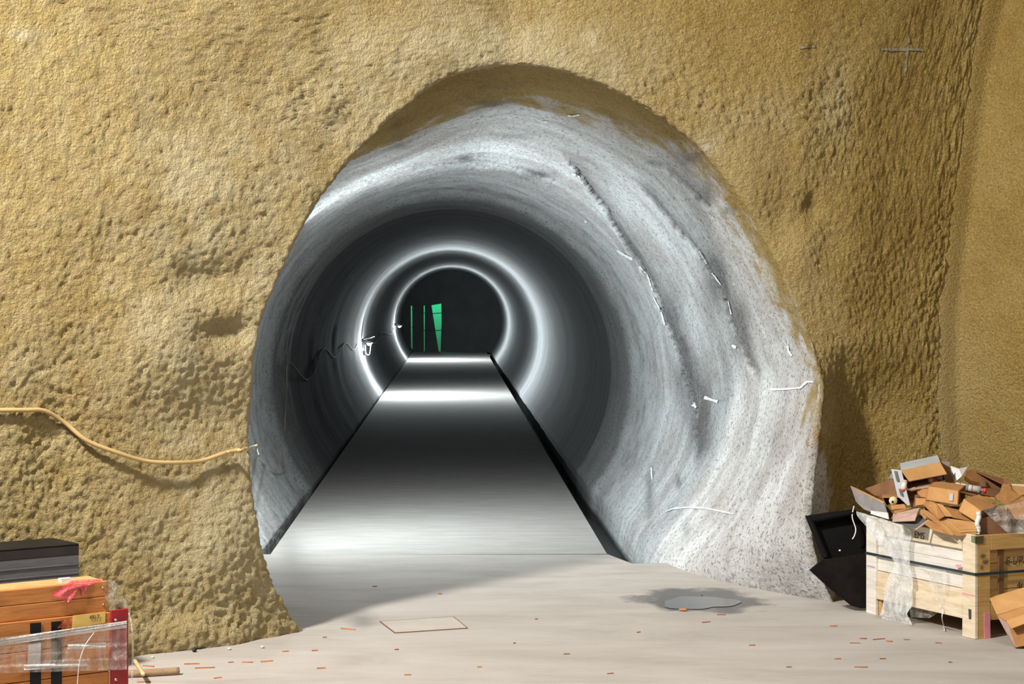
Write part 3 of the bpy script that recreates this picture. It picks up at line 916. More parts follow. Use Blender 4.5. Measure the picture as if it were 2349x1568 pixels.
lettering('4t', A0 + V * .27 + U * .014 + ZZ * .235, V, ZZ, .05, M_ink, crate, 0.1)
lettering('EMS', A0 + U * .50 - V * .002 + ZZ * (HC - .062), -U, ZZ, .05, M_ink, crate, 0.1)
for k, (tx, zz_) in enumerate((('IIII', .405), ('IIIII', .375), ('II', .348))):
    lettering(tx, A0 + V * (.028 + .012 * (k % 2)) - U * .002 + ZZ * zz_, V, ZZ, .028, M_ink, crate, 0.3)

# clear plastic liner draped over the left face
def on_plane(x, y, P0, n):
    o = Vector((0, 0, H)); d = P(x, y, 1.0) - o
    return o + d * ((P0 - o).dot(n) / d.dot(n))
def drape(name, rows, P0, n, offs, mat, seed, nc=26, nr=46, wr=.012, freq=7.0):
    ys = [r_[0] for r_ in rows]
    vs, fs = [], []
    rows_l = [Vector((r_[1][0], r_[1][1], 0)) for r_ in rows]; rows_r = [Vector((r_[2][0], r_[2][1], 0)) for r_ in rows]
    L = catmull(rows_l, 6); Rr = catmull(rows_r, 6); O = [offs[min(int(i / 6), len(offs) - 1)] * (1 - (i % 6) / 6) + offs[min(int(i / 6) + 1, len(offs) - 1)] * ((i % 6) / 6) for i in range(len(L))]
    nr = len(L)
    ph = [random.uniform(0, 6) for _ in range(4)]
    for i in range(nr):
        for j in range(nc):
            f = j / (nc - 1)
            q_ = L[i].lerp(Rr[i], f)
            b_ = on_plane(q_.x, q_.y, P0, n)
            pq = np.array([[f * 3.2 + seed * 7, i * .11, seed * 3.1]])
            rg = float(1 - abs(vnoise(pq, 1.0, seed)[0]) * 2.2); rg2 = float(1 - abs(vnoise(pq, 2.7, seed + 5)[0]) * 2.2)
            fold = 0.9 * rg + 0.6 * rg2 + .4 * math.sin(f * freq * 1.3 + ph[0])
            vs.append(b_ + n * (O[i] + wr + wr * .5 * fold))
    for i in range(nr - 1):
        for j in range(nc - 1):
            a = i * nc + j
            fs.append((a, a + 1, a + nc + 1, a + nc))
    return mesh_obj(name, vs, fs, mat, None, True)
nL = -V
PL = A0 - V * .004
def z3(x, y): return (1960 + x / 4.9, 1180 + y / 4.9)
sheet = drape('plastic_sheet', [(0, z3(50, -40), z3(420, 70)), (0, z3(75, 20), z3(645, 165)), (0, z3(230, 200), z3(650, 330)), (0, z3(455, 480), z3(655, 520)), (0, z3(470, 600), z3(690, 680)), (0, z3(395, 800), z3(700, 820)),
              (0, z3(365, 1000), z3(690, 1000)), (0, z3(355, 1120), z3(655, 1110)), (0, z3(380, 1195), z3(700, 1235))], PL, nL, [.0, .0, .01, .004, .012, .014, .014, .02, .012], M_film, 1)
tag(sheet, 'crumpled clear plastic sheet hanging over the left face of the crate by the cave corner', 'plastic sheet')
strip = drape('plastic_scrap', [(0, z3(690, 560), z3(1040, 630)), (0, z3(800, 620), z3(1055, 680)), (0, z3(870, 760), z3(1045, 800)), (0, z3(890, 880), z3(1035, 920)), (0, z3(960, 960), z3(1020, 980)), (0, z3(985, 1050), z3(1000, 1060))], PL, nL, [.001, .004, .006, .006, .006, .01], M_film_thin, 2, 14, 20, .006)
tag(strip, 'small shred of clear film caught under the black strap of the crate', 'plastic scrap')
under = drape('plastic_scrap', [(0, z3(640, 1010), z3(1000, 1060)), (0, z3(640, 1080), z3(960, 1095)), (0, z3(660, 1150), z3(850, 1160))], PL + V * .05, nL, [.0, .0, .0], M_film_thin, 3, 14, 12, .008)
tag(under, 'greyish film sagging below the bottom rail of the crate', 'plastic scrap')
cord = tube('twine', [on_plane(*z3(995, 1060), PL - V * .01, nL), on_plane(*z3(985, 1160), PL - V * .012, nL), G(*z3(1003, 1250), .012), G(*z3(1015, 1300), .008)], .003, M_white, None, 5)
tag(cord, 'short white twine trailing from the film on the crate to the floor', 'string')
rope = tube('twine', [P(1959, 1160, 10.95), P(1955, 1185, 10.93), P(1963, 1212, 10.92), P(1960, 1228, 10.9), P(1955, 1236, 10.9)], .0035, M_white, None, 6)
tag(rope, 'knotted white cord hanging at the back corner of the crate', 'string')

# ------------------------------------------------------------------ cardboard heap in the crate
def z7(x, y, D): return P(1950 + x / 5.887, 1020 + y / 5.887, D)
HEAP = 'torn cardboard heaped in the crate'
def sheetp(label, pts, mat, th=.004, name='cardboard_sheet', cat='cardboard', group=HEAP):
    o = plate(name, [z7(*p) for p in pts], th, mat)
    return tag(o, label, cat, group)
def carton(label, tl, tr, br, bl, depth, mats, open_front=False, name='cardboard_carton', group=HEAP, th=.004, extra=None, skip=()):
    f = [z7(*p) for p in (tl, tr, br, bl)]
    return carton_w(label, f, depth, mats, open_front, name, group, th, skip)
def carton_w(label, f, depth, mats, open_front, name, group, th, skip=()):
    b = [p + Vector(depth) for p in f]
    r = thing(name, label, 'box', f[3], group)
    def pl(nm, pts, m, away=True): set_parent(plate(nm, pts, th, m, None, away), r)
    if not open_front: pl('front_panel', f, mats[0])
    if 'top' not in skip: pl('top_panel', [f[0], f[1], b[1], b[0]], mats[1])
    pl('bottom_panel', [f[3], f[2], b[2], b[3]], mats[2])
    pl('side_panel', [f[0], f[3], b[3], b[0]], mats[3])
    pl('side_panel', [f[1], f[2], b[2], b[1]], mats[4] if len(mats) > 4 else mats[3])
    if 'back' not in skip: pl('back_panel', b, mats[2])
    return r
fold_ = lambda r, nm, pts, m, th=.004: set_parent(plate(nm, [z7(*p) for p in pts], th, m), r)

# grey-faced carton standing at the left end
r = thing('cardboard_carton', 'grey-faced flattened carton leaning out at the left end of the heap', 'box', z7(525, 1000, 10.62), HEAP)
fold_(r, 'front_panel', [(5, 552, 10.98), (455, 775, 10.66), (525, 1000, 10.62), (185, 868, 10.84), (78, 765, 10.92)], M_card_grey)
fold_(r, 'side_panel', [(455, 775, 10.66), (585, 935, 10.72), (530, 1010, 10.64)], M_card_d)
fold_(r, 'edge_strip', [(5, 550, 10.978), (70, 575, 10.95), (465, 768, 10.66), (455, 780, 10.655)], M_card_l, .006)
sheetp('white card patch below the grey carton at the left end of the heap', [(278, 885, 10.76), (505, 915, 10.60), (520, 1003, 10.60), (278, 930, 10.75)], M_white)
sheetp('dark brown flap standing behind the grey carton', [(200, 590, 11.0), (575, 450, 10.85), (650, 700, 10.8), (440, 720, 10.82), (330, 680, 10.9)], M_card_d)
# taped carton on top
r = carton('open carton with grey taped edges on top of the heap, cartridges inside', (690, 340, 10.56), (1215, 230, 10.62), (1300, 520, 10.62), (800, 620, 10.56), (.03, .20, .02), [M_card, M_greyfoam, M_card_l, M_card_d, M_card_d], True)
fold_(r, 'flap', [(690, 340, 10.55), (1215, 230, 10.61), (1308, 390, 10.50), (800, 488, 10.44)], M_card_l)
fold_(r, 'flap', [(555, 325, 10.60), (690, 340, 10.55), (808, 810, 10.50), (780, 820, 10.51), (640, 690, 10.56)], M_greyfoam)
fold_(r, 'flap', [(1215, 230, 10.61), (1345, 300, 10.66), (1410, 500, 10.64), (1300, 530, 10.58)], M_card_d)
fold_(r, 'slot', [(595, 350, 10.578), (635, 355, 10.565), (665, 490, 10.545), (628, 490, 10.556)], M_card_slate, .003)
fold_(r, 'slot', [(655, 590, 10.545), (690, 600, 10.535), (715, 690, 10.52), (680, 680, 10.535)], M_card_slate, .003)
sheetp('pale strip of card at the lip of the taped carton', [(770, 590, 10.48), (1290, 470, 10.54), (1275, 545, 10.50), (1060, 575, 10.47), (800, 605, 10.46)], M_card_pink)
sheetp('grey corner of card poking up behind the taped carton', [(510, 450, 10.95), (570, 370, 10.92), (585, 455, 10.90)], M_card_grey)
sheetp('grey card scrap poking up right of the taped carton', [(1235, 225, 10.92), (1350, 230, 10.92), (1345, 300, 10.92), (1290, 280, 10.92)], M_card_grey)
sheetp('white torn paper standing beside the taped carton', [(1355, 280, 10.75), (1470, 320, 10.68), (1590, 290, 10.72), (1510, 420, 10.66), (1425, 495, 10.66), (1385, 430, 10.72)], M_white, .002, 'paper_scrap', 'paper')
# big dark carton on the right
r = thing('cardboard_carton', 'large dark open carton lying on its side at the back right of the heap', 'box', z7(1960, 720, 10.5), HEAP)
fold_(r, 'back_panel', [(1660, 335, 10.95), (2065, 455, 10.95), (2100, 620, 10.92), (1740, 570, 10.92)], M_card_d)
fold_(r, 'top_panel', [(1660, 335, 10.95), (2065, 455, 10.95), (2150, 480, 10.8), (2160, 560, 10.75), (2085, 540, 10.80)], M_card_d)
fold_(r, 'side_panel', [(2065, 455, 10.95), (2150, 500, 10.75), (2170, 580, 10.66), (2000, 680, 10.55), (2095, 620, 10.90)], M_card)
fold_(r, 'bottom_panel', [(1380, 560, 10.78), (1740, 545, 10.92), (2100, 620, 10.92), (1965, 715, 10.52), (1700, 660, 10.56), (1400, 590, 10.62)], M_card_d)
fold_(r, 'lip', [(1370, 580, 10.60), (1960, 712, 10.50), (1950, 735, 10.50), (1470, 625, 10.54)], M_card)
sheetp('crumpled brown flap between the white paper and the dark carton', [(1560, 350, 10.78), (1675, 330, 10.85), (1740, 420, 10.84), (1755, 555, 10.78), (1640, 530, 10.74), (1550, 470, 10.72)], M_card)
# centre box
r = carton('tan carton with a shiny tape patch in the middle of the heap', (1068, 560, 10.38), (1470, 622, 10.26), (1458, 806, 10.26), (1035, 738, 10.38), (.07, .16, .015), [M_card_l, M_card, M_card_d, M_card, M_card_d])
fold_(r, 'tape', [(1345, 650, 10.290), (1395, 655, 10.275), (1385, 760, 10.275), (1335, 750, 10.29)], M_greyfoam, .002)
fold_(r, 'flap', [(1050, 545, 10.42), (1100, 540, 10.42), (1700, 665, 10.42), (1690, 690, 10.38), (1470, 622, 10.265)], M_card)
# small open carton with the cream cap
r = carton('small open carton holding a cream-capped can on the left of the heap', (440, 705, 10.66), (760, 700, 10.60), (800, 815, 10.56), (500, 825, 10.60), (.02, .14, .0), [M_card, M_card, M_card_d, M_card_d, M_card_d], True)
fold_(r, 'flap', [(545, 808, 10.58), (730, 797, 10.55), (755, 850, 10.50), (555, 865, 10.52)], M_card_l)
sheetp('jagged brown flap above the small carton', [(880, 600, 10.50), (1075, 588, 10.44), (1040, 712, 10.42), (955, 700, 10.44), (910, 650, 10.47)], M_card)
sheetp('brown flap low in the hollow of the heap', [(885, 715, 10.46), (1030, 720, 10.42), (1015, 800, 10.40), (880, 820, 10.44)], M_card)
sheetp('dark brown board closing the hollow of the heap', [(760, 610, 10.62), (1080, 580, 10.60), (1060, 830, 10.52), (830, 840, 10.52)], M_card_d)
sheetp('brown strip beside the small carton', [(590, 870, 10.54), (760, 850, 10.52), (830, 845, 10.5), (600, 930, 10.46)], M_card)
sheetp('pinkish board lying at the front left of the heap', [(580, 930, 10.48), (945, 845, 10.40), (905, 920, 10.30), (875, 1020, 10.28), (570, 1032, 10.40)], M_card_pink)
sheetp('slate-grey card under the pinkish board', [(560, 1035, 10.43), (880, 1000, 10.38), (930, 930, 10.40), (1045, 1010, 10.30), (890, 1115, 10.26)], M_card_slate)
sheetp('small tan card standing between the slate card and the long strips', [(925, 905, 10.36), (985, 890, 10.32), (1035, 960, 10.28), (1015, 1008, 10.28)], M_card)
sheetp('tan strip with a grey scuff sloping down below the middle carton', [(985, 800, 10.36), (1040, 742, 10.40), (1160, 790, 10.32), (1275, 960, 10.22), (1200, 1005, 10.20)], M_card)
sheetp('longest narrow tan strip sloping to the front corner of the crate', [(950, 880, 10.30), (1000, 868, 10.32), (1300, 1050, 10.20), (1510, 1200, 10.08), (1370, 1212, 10.08)], M_card_l)
sheetp('tan strip tucked right of the scuffed strip', [(1160, 780, 10.36), (1250, 808, 10.32), (1390, 965, 10.22), (1275, 960, 10.24)], M_card_l)
sheetp('broad tan sheet lying below the middle carton', [(1250, 808, 10.36), (1420, 860, 10.32), (1530, 885, 10.30), (1705, 1035, 10.18), (1385, 972, 10.22)], M_card)
sheetp('tan sheet on top of the layered stack at the front of the heap', [(1310, 990, 10.24), (1690, 1040, 10.14), (1705, 1135, 10.08), (1490, 1147, 10.10)], M_card_l)
sheetp('tan sheet in the middle of the layered stack at the front of the heap', [(1215, 990, 10.25), (1310, 995, 10.24), (1490, 1155, 10.09), (1705, 1140, 10.075), (1705, 1165, 10.07), (1485, 1180, 10.085)], M_card_l)
sheetp('lowest sheet of the layered stack at the front of the heap', [(1200, 1005, 10.24), (1480, 1195, 10.07), (1705, 1170, 10.06), (1705, 1205, 10.05), (1440, 1225, 10.05)], M_card)
sheetp('tan board sloping over the rim left of the layered stack', [(1065, 1010, 10.26), (1160, 1045, 10.22), (1350, 1212, 10.06), (1280, 1190, 10.08), (1130, 1150, 10.16), (1000, 1060, 10.24)], M_card)
sheetp('pale cut edge of card at the rim above the lettered rail', [(870, 1140, 10.24), (1045, 1008, 10.26), (1070, 1020, 10.25), (900, 1140, 10.23)], M_card_pink)
r = carton('tan box lying at an angle on the right of the heap', (1540, 730, 10.26), (1772, 890, 10.12), (1702, 1032, 10.12), (1470, 890, 10.24), (.11, .14, .01), [M_card_l, M_card, M_card_d, M_card_d, M_card])
r = carton('brown box with a white foam edge at the right front rim of the crate', (1765, 1000, 10.12), (2115, 900, 10.14), (2150, 1200, 10.14), (1745, 1210, 10.12), (.06, .22, .0), [M_card_d, M_card, M_card_d, M_card_d, M_card_d], False, 'cardboard_carton', HEAP, .004, None, ('top',))
foam = tube('foam_strip', [z7(1735, 900, 10.10), z7(1740, 980, 10.10), z7(1715, 1060, 10.09), z7(1735, 1130, 10.09), z7(1725, 1205, 10.09)], [.011, .013, .012, .014, .012] * 8, M_white, None, 8)
tag(foam, 'white foam strip standing at the corner of the brown box on the crate rim', 'foam')
sheetp('tan flap leaning at the back right of the heap', [(1960, 690, 10.50), (2120, 560, 10.62), (2300, 700, 10.55), (2110, 815, 10.40)], M_card)
sheetp('tan panel at the far right of the heap', [(2175, 545, 10.72), (2420, 565, 10.72), (2420, 640, 10.66), (2290, 690, 10.6)], M_card_l)
sheetp('thin yellow lath along the back right of the heap', [(2155, 525, 10.75), (2420, 530, 10.75), (2420, 560, 10.74), (2180, 552, 10.74)], M_wood_pale, .012, 'wooden_lath', 'lath')
sheetp('broad tan board under the clear wrap at the right of the heap', [(2080, 830, 10.36), (2330, 700, 10.5), (2450, 760, 10.4), (2450, 1000, 10.22), (2150, 1000, 10.22)], M_card)
sheetp('dark board filling the heap below the tan box', [(1440, 890, 10.32), (1720, 1030, 10.2), (1760, 1200, 10.14), (1600, 1200, 10.14)], M_card_d)
sheetp('brown board filling the heap behind the layered stack', [(1000, 830, 10.48), (1700, 830, 10.46), (1800, 1180, 10.20), (1150, 1150, 10.30)], M_card_d)
wrapv, wrapf = [], []
for i in range(12):
    for j in range(12):
        a, b = i / 11, j / 11
        top = Vector((1780 + 700 * a, 870 - 130 * a, 0)); bot = Vector((2140 + 340 * a, 1200, 0))
        q_ = top.lerp(bot, b)
        wrapv.append(z7(q_.x, q_.y, 10.13 - .04 * b + .018 * math.sin(a * 9 + b * 4) + .012 * math.sin(b * 13 - a * 5)))
for i in range(11):
    for j in range(11):
        k = i * 12 + j; wrapf.append((k, k + 12, k + 13, k + 1))
wp = mesh_obj('plastic_wrap', wrapv, wrapf, M_film_thin, None, True)
tag(wp, 'clear wrap stretched over the right front of the cardboard heap', 'plastic wrap')

def cyl(name, a, b, r, mat, parent, sides=14):
    return set_parent(tube(name, [a, b], r, mat, None, sides, True, 1, False), parent)
def cartridge(label, a, b, rad, bands=3, caps=(True, True), group='sealant cartridges in the heap'):
    a, b = Vector(a), Vector(b); d = (b - a)
    r = thing('sealant_cartridge', label, 'cartridge', a, group)
    cyl('tube', a + d * .06, a + d * .92, rad, M_tubewhite, r)
    for k in range(bands):
        t = .2 + .62 * k / max(bands - 1, 1)
        cyl('printed_band', a + d * t, a + d * (t + (.10 if k % 2 else .04)), rad * 1.03, M_tubeband if k % 2 == 0 else M_card_grey, r)
    if caps[0]: cyl('cap', a - d * .02, a + d * .07, rad * .95, M_redplastic, r)
    if caps[1]:
        cyl('nozzle', a + d * .92, a + d * .98, rad * .5, M_greyfoam, r)
        cyl('cap', a + d * 1.0, a + d * 1.10, rad * .75, M_redplastic, r)
    return r
cartridge('white cartridge with red caps lying on the lip of the dark carton', z7(1400, 545, 10.56), z7(1800, 615, 10.50), .019, 4)
cartridge('crumpled white cartridge hanging out of the left of the taped carton, red cap down', z7(745, 480, 10.47), z7(715, 610, 10.44), .014, 1, (False, True))
cartridge('short cartridge with a red cap inside the taped carton', z7(1075, 470, 10.62), z7(1140, 485, 10.53), .014, 1, (False, True))
can = thing('tin_can', 'dull tin lying inside the taped carton beside the red cap', 'can', z7(1200, 450, 10.6))
cyl('can_body', z7(1200, 450, 10.66), z7(1200, 450, 10.56), .020, M_cream, can)
cyl('rim', z7(1200, 450, 10.562), z7(1200, 450, 10.552), .021, M_steel, can)
can = thing('tin_can', 'cream-capped can lying in the small carton at the left of the heap', 'can', z7(580, 752, 10.6))
cyl('can_body', z7(582, 752, 10.68), z7(582, 752, 10.575), .020, M_cream, can)
cyl('rim', z7(582, 752, 10.577), z7(582, 752, 10.568), .0225, M_cream, can)
cyl('spout', z7(576, 760, 10.57), z7(572, 772, 10.555), .005, M_black2, can)

# ------------------------------------------------------------------ carton on the floor by the crate
def z3p(x, y, D): return P(*z3(x, y), D)
r = thing('cardboard_carton', 'tan open carton tipped on the floor against the crate', 'box', G(2327, 1482))
def fl_(nm, pts, m): set_parent(plate(nm, [z3p(*p) for p in pts], .005, m), r)
fl_('flap', [(1518, 940, 9.90), (1600, 905, 9.90), (2060, 770, 9.86), (2060, 980, 9.74), (1600, 1122, 9.80)], M_card_l)
fl_('back_panel', [(1600, 1122, 9.80), (2060, 980, 9.74), (2060, 1075, 9.72), (1720, 1200, 9.745), (1605, 1135, 9.80)], M_card)
fl_('side_panel', [(1600, 1128, 9.81), (1722, 1215, 9.75), (1812, 1488, 9.72), (1790, 1485, 9.78)], M_card_pink)
fl_('inner_flap', [(1708, 1190, 9.735), (2060, 1065, 9.69), (2060, 1165, 9.66), (1762, 1280, 9.70)], M_card_l)
fl_('front_panel', [(1735, 1215, 9.75), (2060, 1120, 9.72), (2060, 1440, 9.70), (1815, 1490, 9.72)], M_card)
fl_('bottom_panel', [(1795, 1487, 9.79), (1812, 1490, 9.725), (2060, 1445, 9.705), (2060, 1410, 9.95)], M_card_d)

# ------------------------------------------------------------------ black boards behind the crate
def z1(x, y, D): return P(1800 + x / 2.761, 1000 + y / 2.761, D)
r = thing('rubber_tray', 'black rubber tray with a raised rim leaning on the wall behind the crate', 'tray', z1(300, 1000, 10.87))
set_parent(plate('base', [z1(135, 503, 10.990), (z1(300, 478, 11.000)), z1(440, 462, 11.010), z1(560, 560, 11.030), z1(560, 1060, 10.890), z1(330, 1000, 10.890), z1(245, 770, 10.930)], .02, M_black), r)
set_parent(plate('rim', [z1(133, 505, 10.950), z1(168, 535, 10.910), z1(262, 765, 10.87), z1(238, 772, 10.900)], .012, M_black), r)
set_parent(plate('rim', [z1(133, 505, 10.950), z1(440, 460, 10.970), z1(445, 482, 10.930), z1(168, 535, 10.910)], .012, M_black), r)
r = plate('rubber_board', [z1(160, 850, 10.84), z1(238, 785, 10.85), z1(540, 740, 10.87), z1(560, 1085, 10.90), z1(480, 1090, 10.885), z1(415, 1068, 10.88), z1(280, 960, 10.86)], .018, M_brownblack)
tag(r, 'scuffed black board with a pointed corner standing in front of the rubber tray', 'board')
fleck = plate('white_fleck', [z1(343, 718, 10.835), z1(354, 718, 10.835), z1(354, 727, 10.835), z1(343, 727, 10.835)], .003, M_white, r)

# ------------------------------------------------------------------ grey case behind the left crate
dv = Vector((.79, .613, 0)); nv = Vector((.613, -.79, 0))
C1 = P(181, 1232, 8.95); C1.z = 0
box = thing('metal_case', 'grey ribbed sheet-metal case with a black top edge standing against the left wall', 'case', C1)
top_z = H - (1246 - HZ) / F * 8.95
def mb(nm, along, out, z, la, lo_, lz, mat, bev=.002):
    return set_parent(obox(nm, C1 - dv * along + nv * out + ZZ * z, -dv * la, -nv * lo_, ZZ * lz, mat, None, bev), box)
mb('body', 0, 0, 0, 1.1, .26, top_z - .048, M_greymetal)
mb('dark_band', 0, .002, top_z - .048, 1.1, .26, .042, M_darkmetal)
mb('top_edge', 0, .004, top_z - .0055, 1.1, .27, .006, M_black2)
for zz_ in (.045, .085, .10, .135, .19, .25):
    mb('rib', 0, .006, top_z - .048 - zz_, 1.1, .012, .006, M_greymetal, .001)

# ------------------------------------------------------------------ left wooden crate
C2 = P(249, 1400, 7.90); C2.z = 0
lc = thing('wooden_crate', 'orange wooden crate with red steel corner post, wrapped in film, before the grey case', 'crate', C2)
def yz(y, D=7.9): return H - (y - HZ) / F * D
def lb(nm, along, out, z, la, lo_, lz, mat, bev=.002):
    return set_parent(obox(nm, C2 - dv * along + nv * out + ZZ * z, -dv * la, -nv * lo_, ZZ * lz, mat, None, bev, .001), lc)
zt = yz(1331); zs = yz(1402)
CL, CW = 1.15, .17
hb = (zt - zs) / 2
lb('board', 0, .0, zs + hb + .001, CL, .024, hb - .002, M_wood_orange)
lb('board', 0, .0, zs, CL, .024, hb - .001, M_wood_orange)
lb('board', 0, -CW + .024, zs, CL, .024, hb * 2, M_wood_orange_l)
lb('board', 0, -.024, zs, .022, CW - .048, hb * 2 - .01, M_wood_orange_l)
lb('lid', 0.01, -.024, zt - .012, CL, CW - .05, .014, M_wood_orange_l)
nlow = 4
for k in range(nlow):
    hh = zs / nlow
    lb('board', -.0, .012, k * hh + .001, CL, .026, hh - .003, M_wood_orange)
lb('board', -.0, -CW, 0, CL, .026, zs, M_wood_orange_l)
lb('board', .0, -.02, 0, .024, CW - .05, zs, M_wood_orange_l)
for a in (.205, .292):
    lb('black_band', a, .0155, .0, .043, .004, zs - .012 - (.0 if a > .25 else .003), M_black2, 0)
# red post at the corner
pz = yz(1398)
lb('corner_post', -.075, .022, 0, .075, .012, pz, M_red)
lb('corner_post', -.075, .022, 0, .006, .08, pz, M_red)
for zz_ in (1421, 1480, 1510, 1557):
    D = 7.93
    p = C2 - dv * -.018 + nv * .024; p.z = yz(zz_)
    set_parent(tube('bolt', [p, p + nv * .006], .0065, M_steel, None, 8, True, 1, False), lc)
for (x, y) in ((236, 1347), (237, 1386)):
    p = on_plane(x, y, C2 + nv * .0005, nv)
    set_parent(tube('screw', [p, p + nv * .003], .005, M_steel, None, 8, True, 1, False), lc)
def on_face(x, y, off): return on_plane(x, y, C2 + nv * off, nv)
# labels
q = [(168, 1411), (242, 1402), (241, 1428), (166, 1440)]
set_parent(plate('yellow_label', [on_face(x, y, .0145) for x, y in q], .002, M_label), lc)
lettering('4917', on_face(205, 1420, .0165), dv, ZZ, .022, M_ink, lc, 0)
lettering('22', on_face(130, 1440, .0155), dv, ZZ, .045, M_redink, lc, .5)
q = [(66, 1478), (94, 1474), (93, 1522), (62, 1530)]
paper = plate('paper_note', [on_face(x, y, .024) for x, y in q], .001, M_white)
tag(paper, 'white paper slip stuck under the stretch wrap on the orange crate', 'paper')
q = [(141, 1327), (166, 1325), (166, 1336), (141, 1337)]
blk = plate('foam_block', [on_plane(x, y, C2 - nv * .05, nv) for x, y in q], .03, M_white)
tag(blk, 'small white block lying on the back edge of the orange crate', 'block')
# stretch wrap round the lower boards
def wrap_grid(nm, edges, off, mat, nc=30, nr=14, amp=.004, seed=0, label=None):
    vs, fs = [], []
    (tl, tr, br, bl) = [Vector((*e, 0)) for e in edges]
    for i in range(nr):
        for j in range(nc):
            a, b = j / (nc - 1), i / (nr - 1)
            q_ = tl.lerp(tr, a).lerp(bl.lerp(br, a), b)
            vs.append(on_face(q_.x, q_.y, off + amp * (math.sin(b * 23 + a * 3 + seed) + .6 * math.sin(b * 41 - a * 6))))
    for i in range(nr - 1):
        for j in range(nc - 1):
            k = i * nc + j; fs.append((k, k + 1, k + nc + 1, k + nc))
    return mesh_obj(nm, vs, fs, mat, None, True)
wr1 = thing('stretch_wrap', 'clear stretch wrap wound round the lower half of the orange crate', 'plastic wrap', C2)
set_parent(wrap_grid('film', [(-60, 1470), (291, 1427), (291, 1535), (-60, 1545)], .034, M_wrap, 40, 26, .0025), wr1)
set_parent(wrap_grid('rolled_edge', [(-60, 1472), (291, 1423), (291, 1439), (-60, 1488)], .040, M_wrap_dense, 40, 10, .004, 2), wr1)
set_parent(wrap_grid('rolled_edge', [(55, 1524), (200, 1518), (200, 1527), (55, 1536)], .040, M_wrap_dense, 20, 6, .003, 4), wr1)
set_parent(wrap_grid('rolled_edge', [(155, 1477), (243, 1472), (243, 1486), (155, 1488)], .040, M_wrap_dense, 20, 6, .003, 5), wr1)
set_parent(tube('fold', [on_face(216, 1450, .045), on_face(195, 1480, .046), on_face(182, 1520, .046), on_face(177, 1575, .046)], .0018, M_wrap_dense, None, 5), wr1)
e0 = C2 + dv * .078 + nv * .02
set_parent(tube('fold', [Vector((e0.x, e0.y, yz(1408))), Vector((e0.x + .012, e0.y, yz(1440))), Vector((e0.x + .016, e0.y, yz(1500))), Vector((e0.x + .01, e0.y, yz(1580)))], .005, M_wrap, None, 6), wr1)
# film draped from the top corner to the post
vs, fs = [], []
tl, tr, br, bl = on_face(232, 1332, .01), on_face(262, 1327, -.04), on_face(300, 1405, -.02), on_face(252, 1400, .02)
for i in range(10):
    for j in range(8):
        a, b = j / 7, i / 9
        p = tl.lerp(tr, a).lerp(bl.lerp(br, a), b)
        vs.append(p + nv * .008 * math.sin(a * 7 + b * 9) + ZZ * .006 * math.sin(a * 5 - b * 6))
for i in range(9):
    for j in range(7):
        k = i * 8 + j; fs.append((k, k + 1, k + 9, k + 8))
cf = mesh_obj('plastic_scrap', vs, fs, M_film_thin, None, True)
tag(cf, 'torn clear film draped from the top corner of the orange crate to its red post', 'plastic scrap')
# red plastic scrap over the top edge
vs, fs = [], []
rowsr = [((165, 1331), (235, 1326)), ((150, 1340), (218, 1338)), ((138, 1347), (200, 1344)), ((124, 1358), (178, 1350)), ((116, 1366), (172, 1362)), ((140, 1372), (165, 1374)), ((150, 1380), (158, 1381))]
nc = 14
for i, (a_, b_) in enumerate(rowsr):
    for j in range(nc):
        f = j / (nc - 1)
        x, y = a_[0] + (b_[0] - a_[0]) * f, a_[1] + (b_[1] - a_[1]) * f
        off = (-.03, -.004, .006, .010, .012, .012, .010)[i] + .004 * math.sin(f * 8 + i * 1.3) + .004
        vs.append(on_face(x, y, off))
for i in range(len(rowsr) - 1):
    for j in range(nc - 1):
        k = i * nc + j; fs.append((k, k + 1, k + nc + 1, k + nc))
rs = mesh_obj('plastic_scrap', vs, fs, M_redfilm, None, True)
tag(rs, 'red plastic scrap hanging over the top edge of the orange crate', 'plastic scrap')
rs2 = plate('tail', [on_face(x, y, .008) for x, y in ((185, 1346), (200, 1345), (193, 1362), (189, 1370))], .001, M_redfilm, rs)

# ------------------------------------------------------------------ floor details
pv, pf = [], []
cx_, cy_ = 1.045, 11.18
npd = 48
for k in range(npd):
    a = k * math.tau / npd
    rr = 1 + .13 * math.sin(2 * a + .5) + .10 * math.sin(3 * a + 1.9) + .05 * math.sin(7 * a)
    pv.append((cx_ + .20 * rr * math.cos(a), cy_ + .24 * rr * math.sin(a), .0035))
pd = mesh_obj('puddle', pv, [tuple(range(npd))], M_water)
tag(pd, 'shallow puddle with a dark damp rim on the floor before the tunnel mouth', 'puddle', kind='stuff')
hp = [G(872, 1426), G(1040, 1415), G(1072, 1441), G(906, 1452)]
M_hatch = simple('hatch_concrete', (0.50, 0.45, 0.40), (0.44, 0.395, 0.35), 5, .8, .1, 40)
ht = plate('floor_hatch', [p + ZZ * .004 for p in hp], .02, M_hatch)
tag(ht, 'rectangular cover plate set in the floor in front of the tunnel', 'hatch')
fr_ = ht
for a, b in ((0, 1), (1, 2), (2, 3), (3, 0)):
    p, q_ = hp[a], hp[b]
    d = (q_ - p).normalized(); nn = Vector((-d.y, d.x, 0)) * .003
    set_parent(plate('seam_strip', [p - nn + ZZ * .0045, q_ - nn + ZZ * .0045, q_ + nn + ZZ * .0045, p + nn + ZZ * .0045], .003, M_card_d), fr_)

stick = tube('wooden_dowel', [G(293, 1545, .017), G(330, 1543, .017), G(411, 1538, .017)], .017, M_stick, None, 12)
tag(stick, 'round brown dowel lying on the floor beside the orange crate', 'stick')
st2 = tube('wooden_lath', [G(306, 1510, .012) , G(318, 1528, .03), G(329, 1546, .045)], .010, M_straw, None, 6)
tag(st2, 'short straw-coloured stick lying across the brown dowel', 'stick')

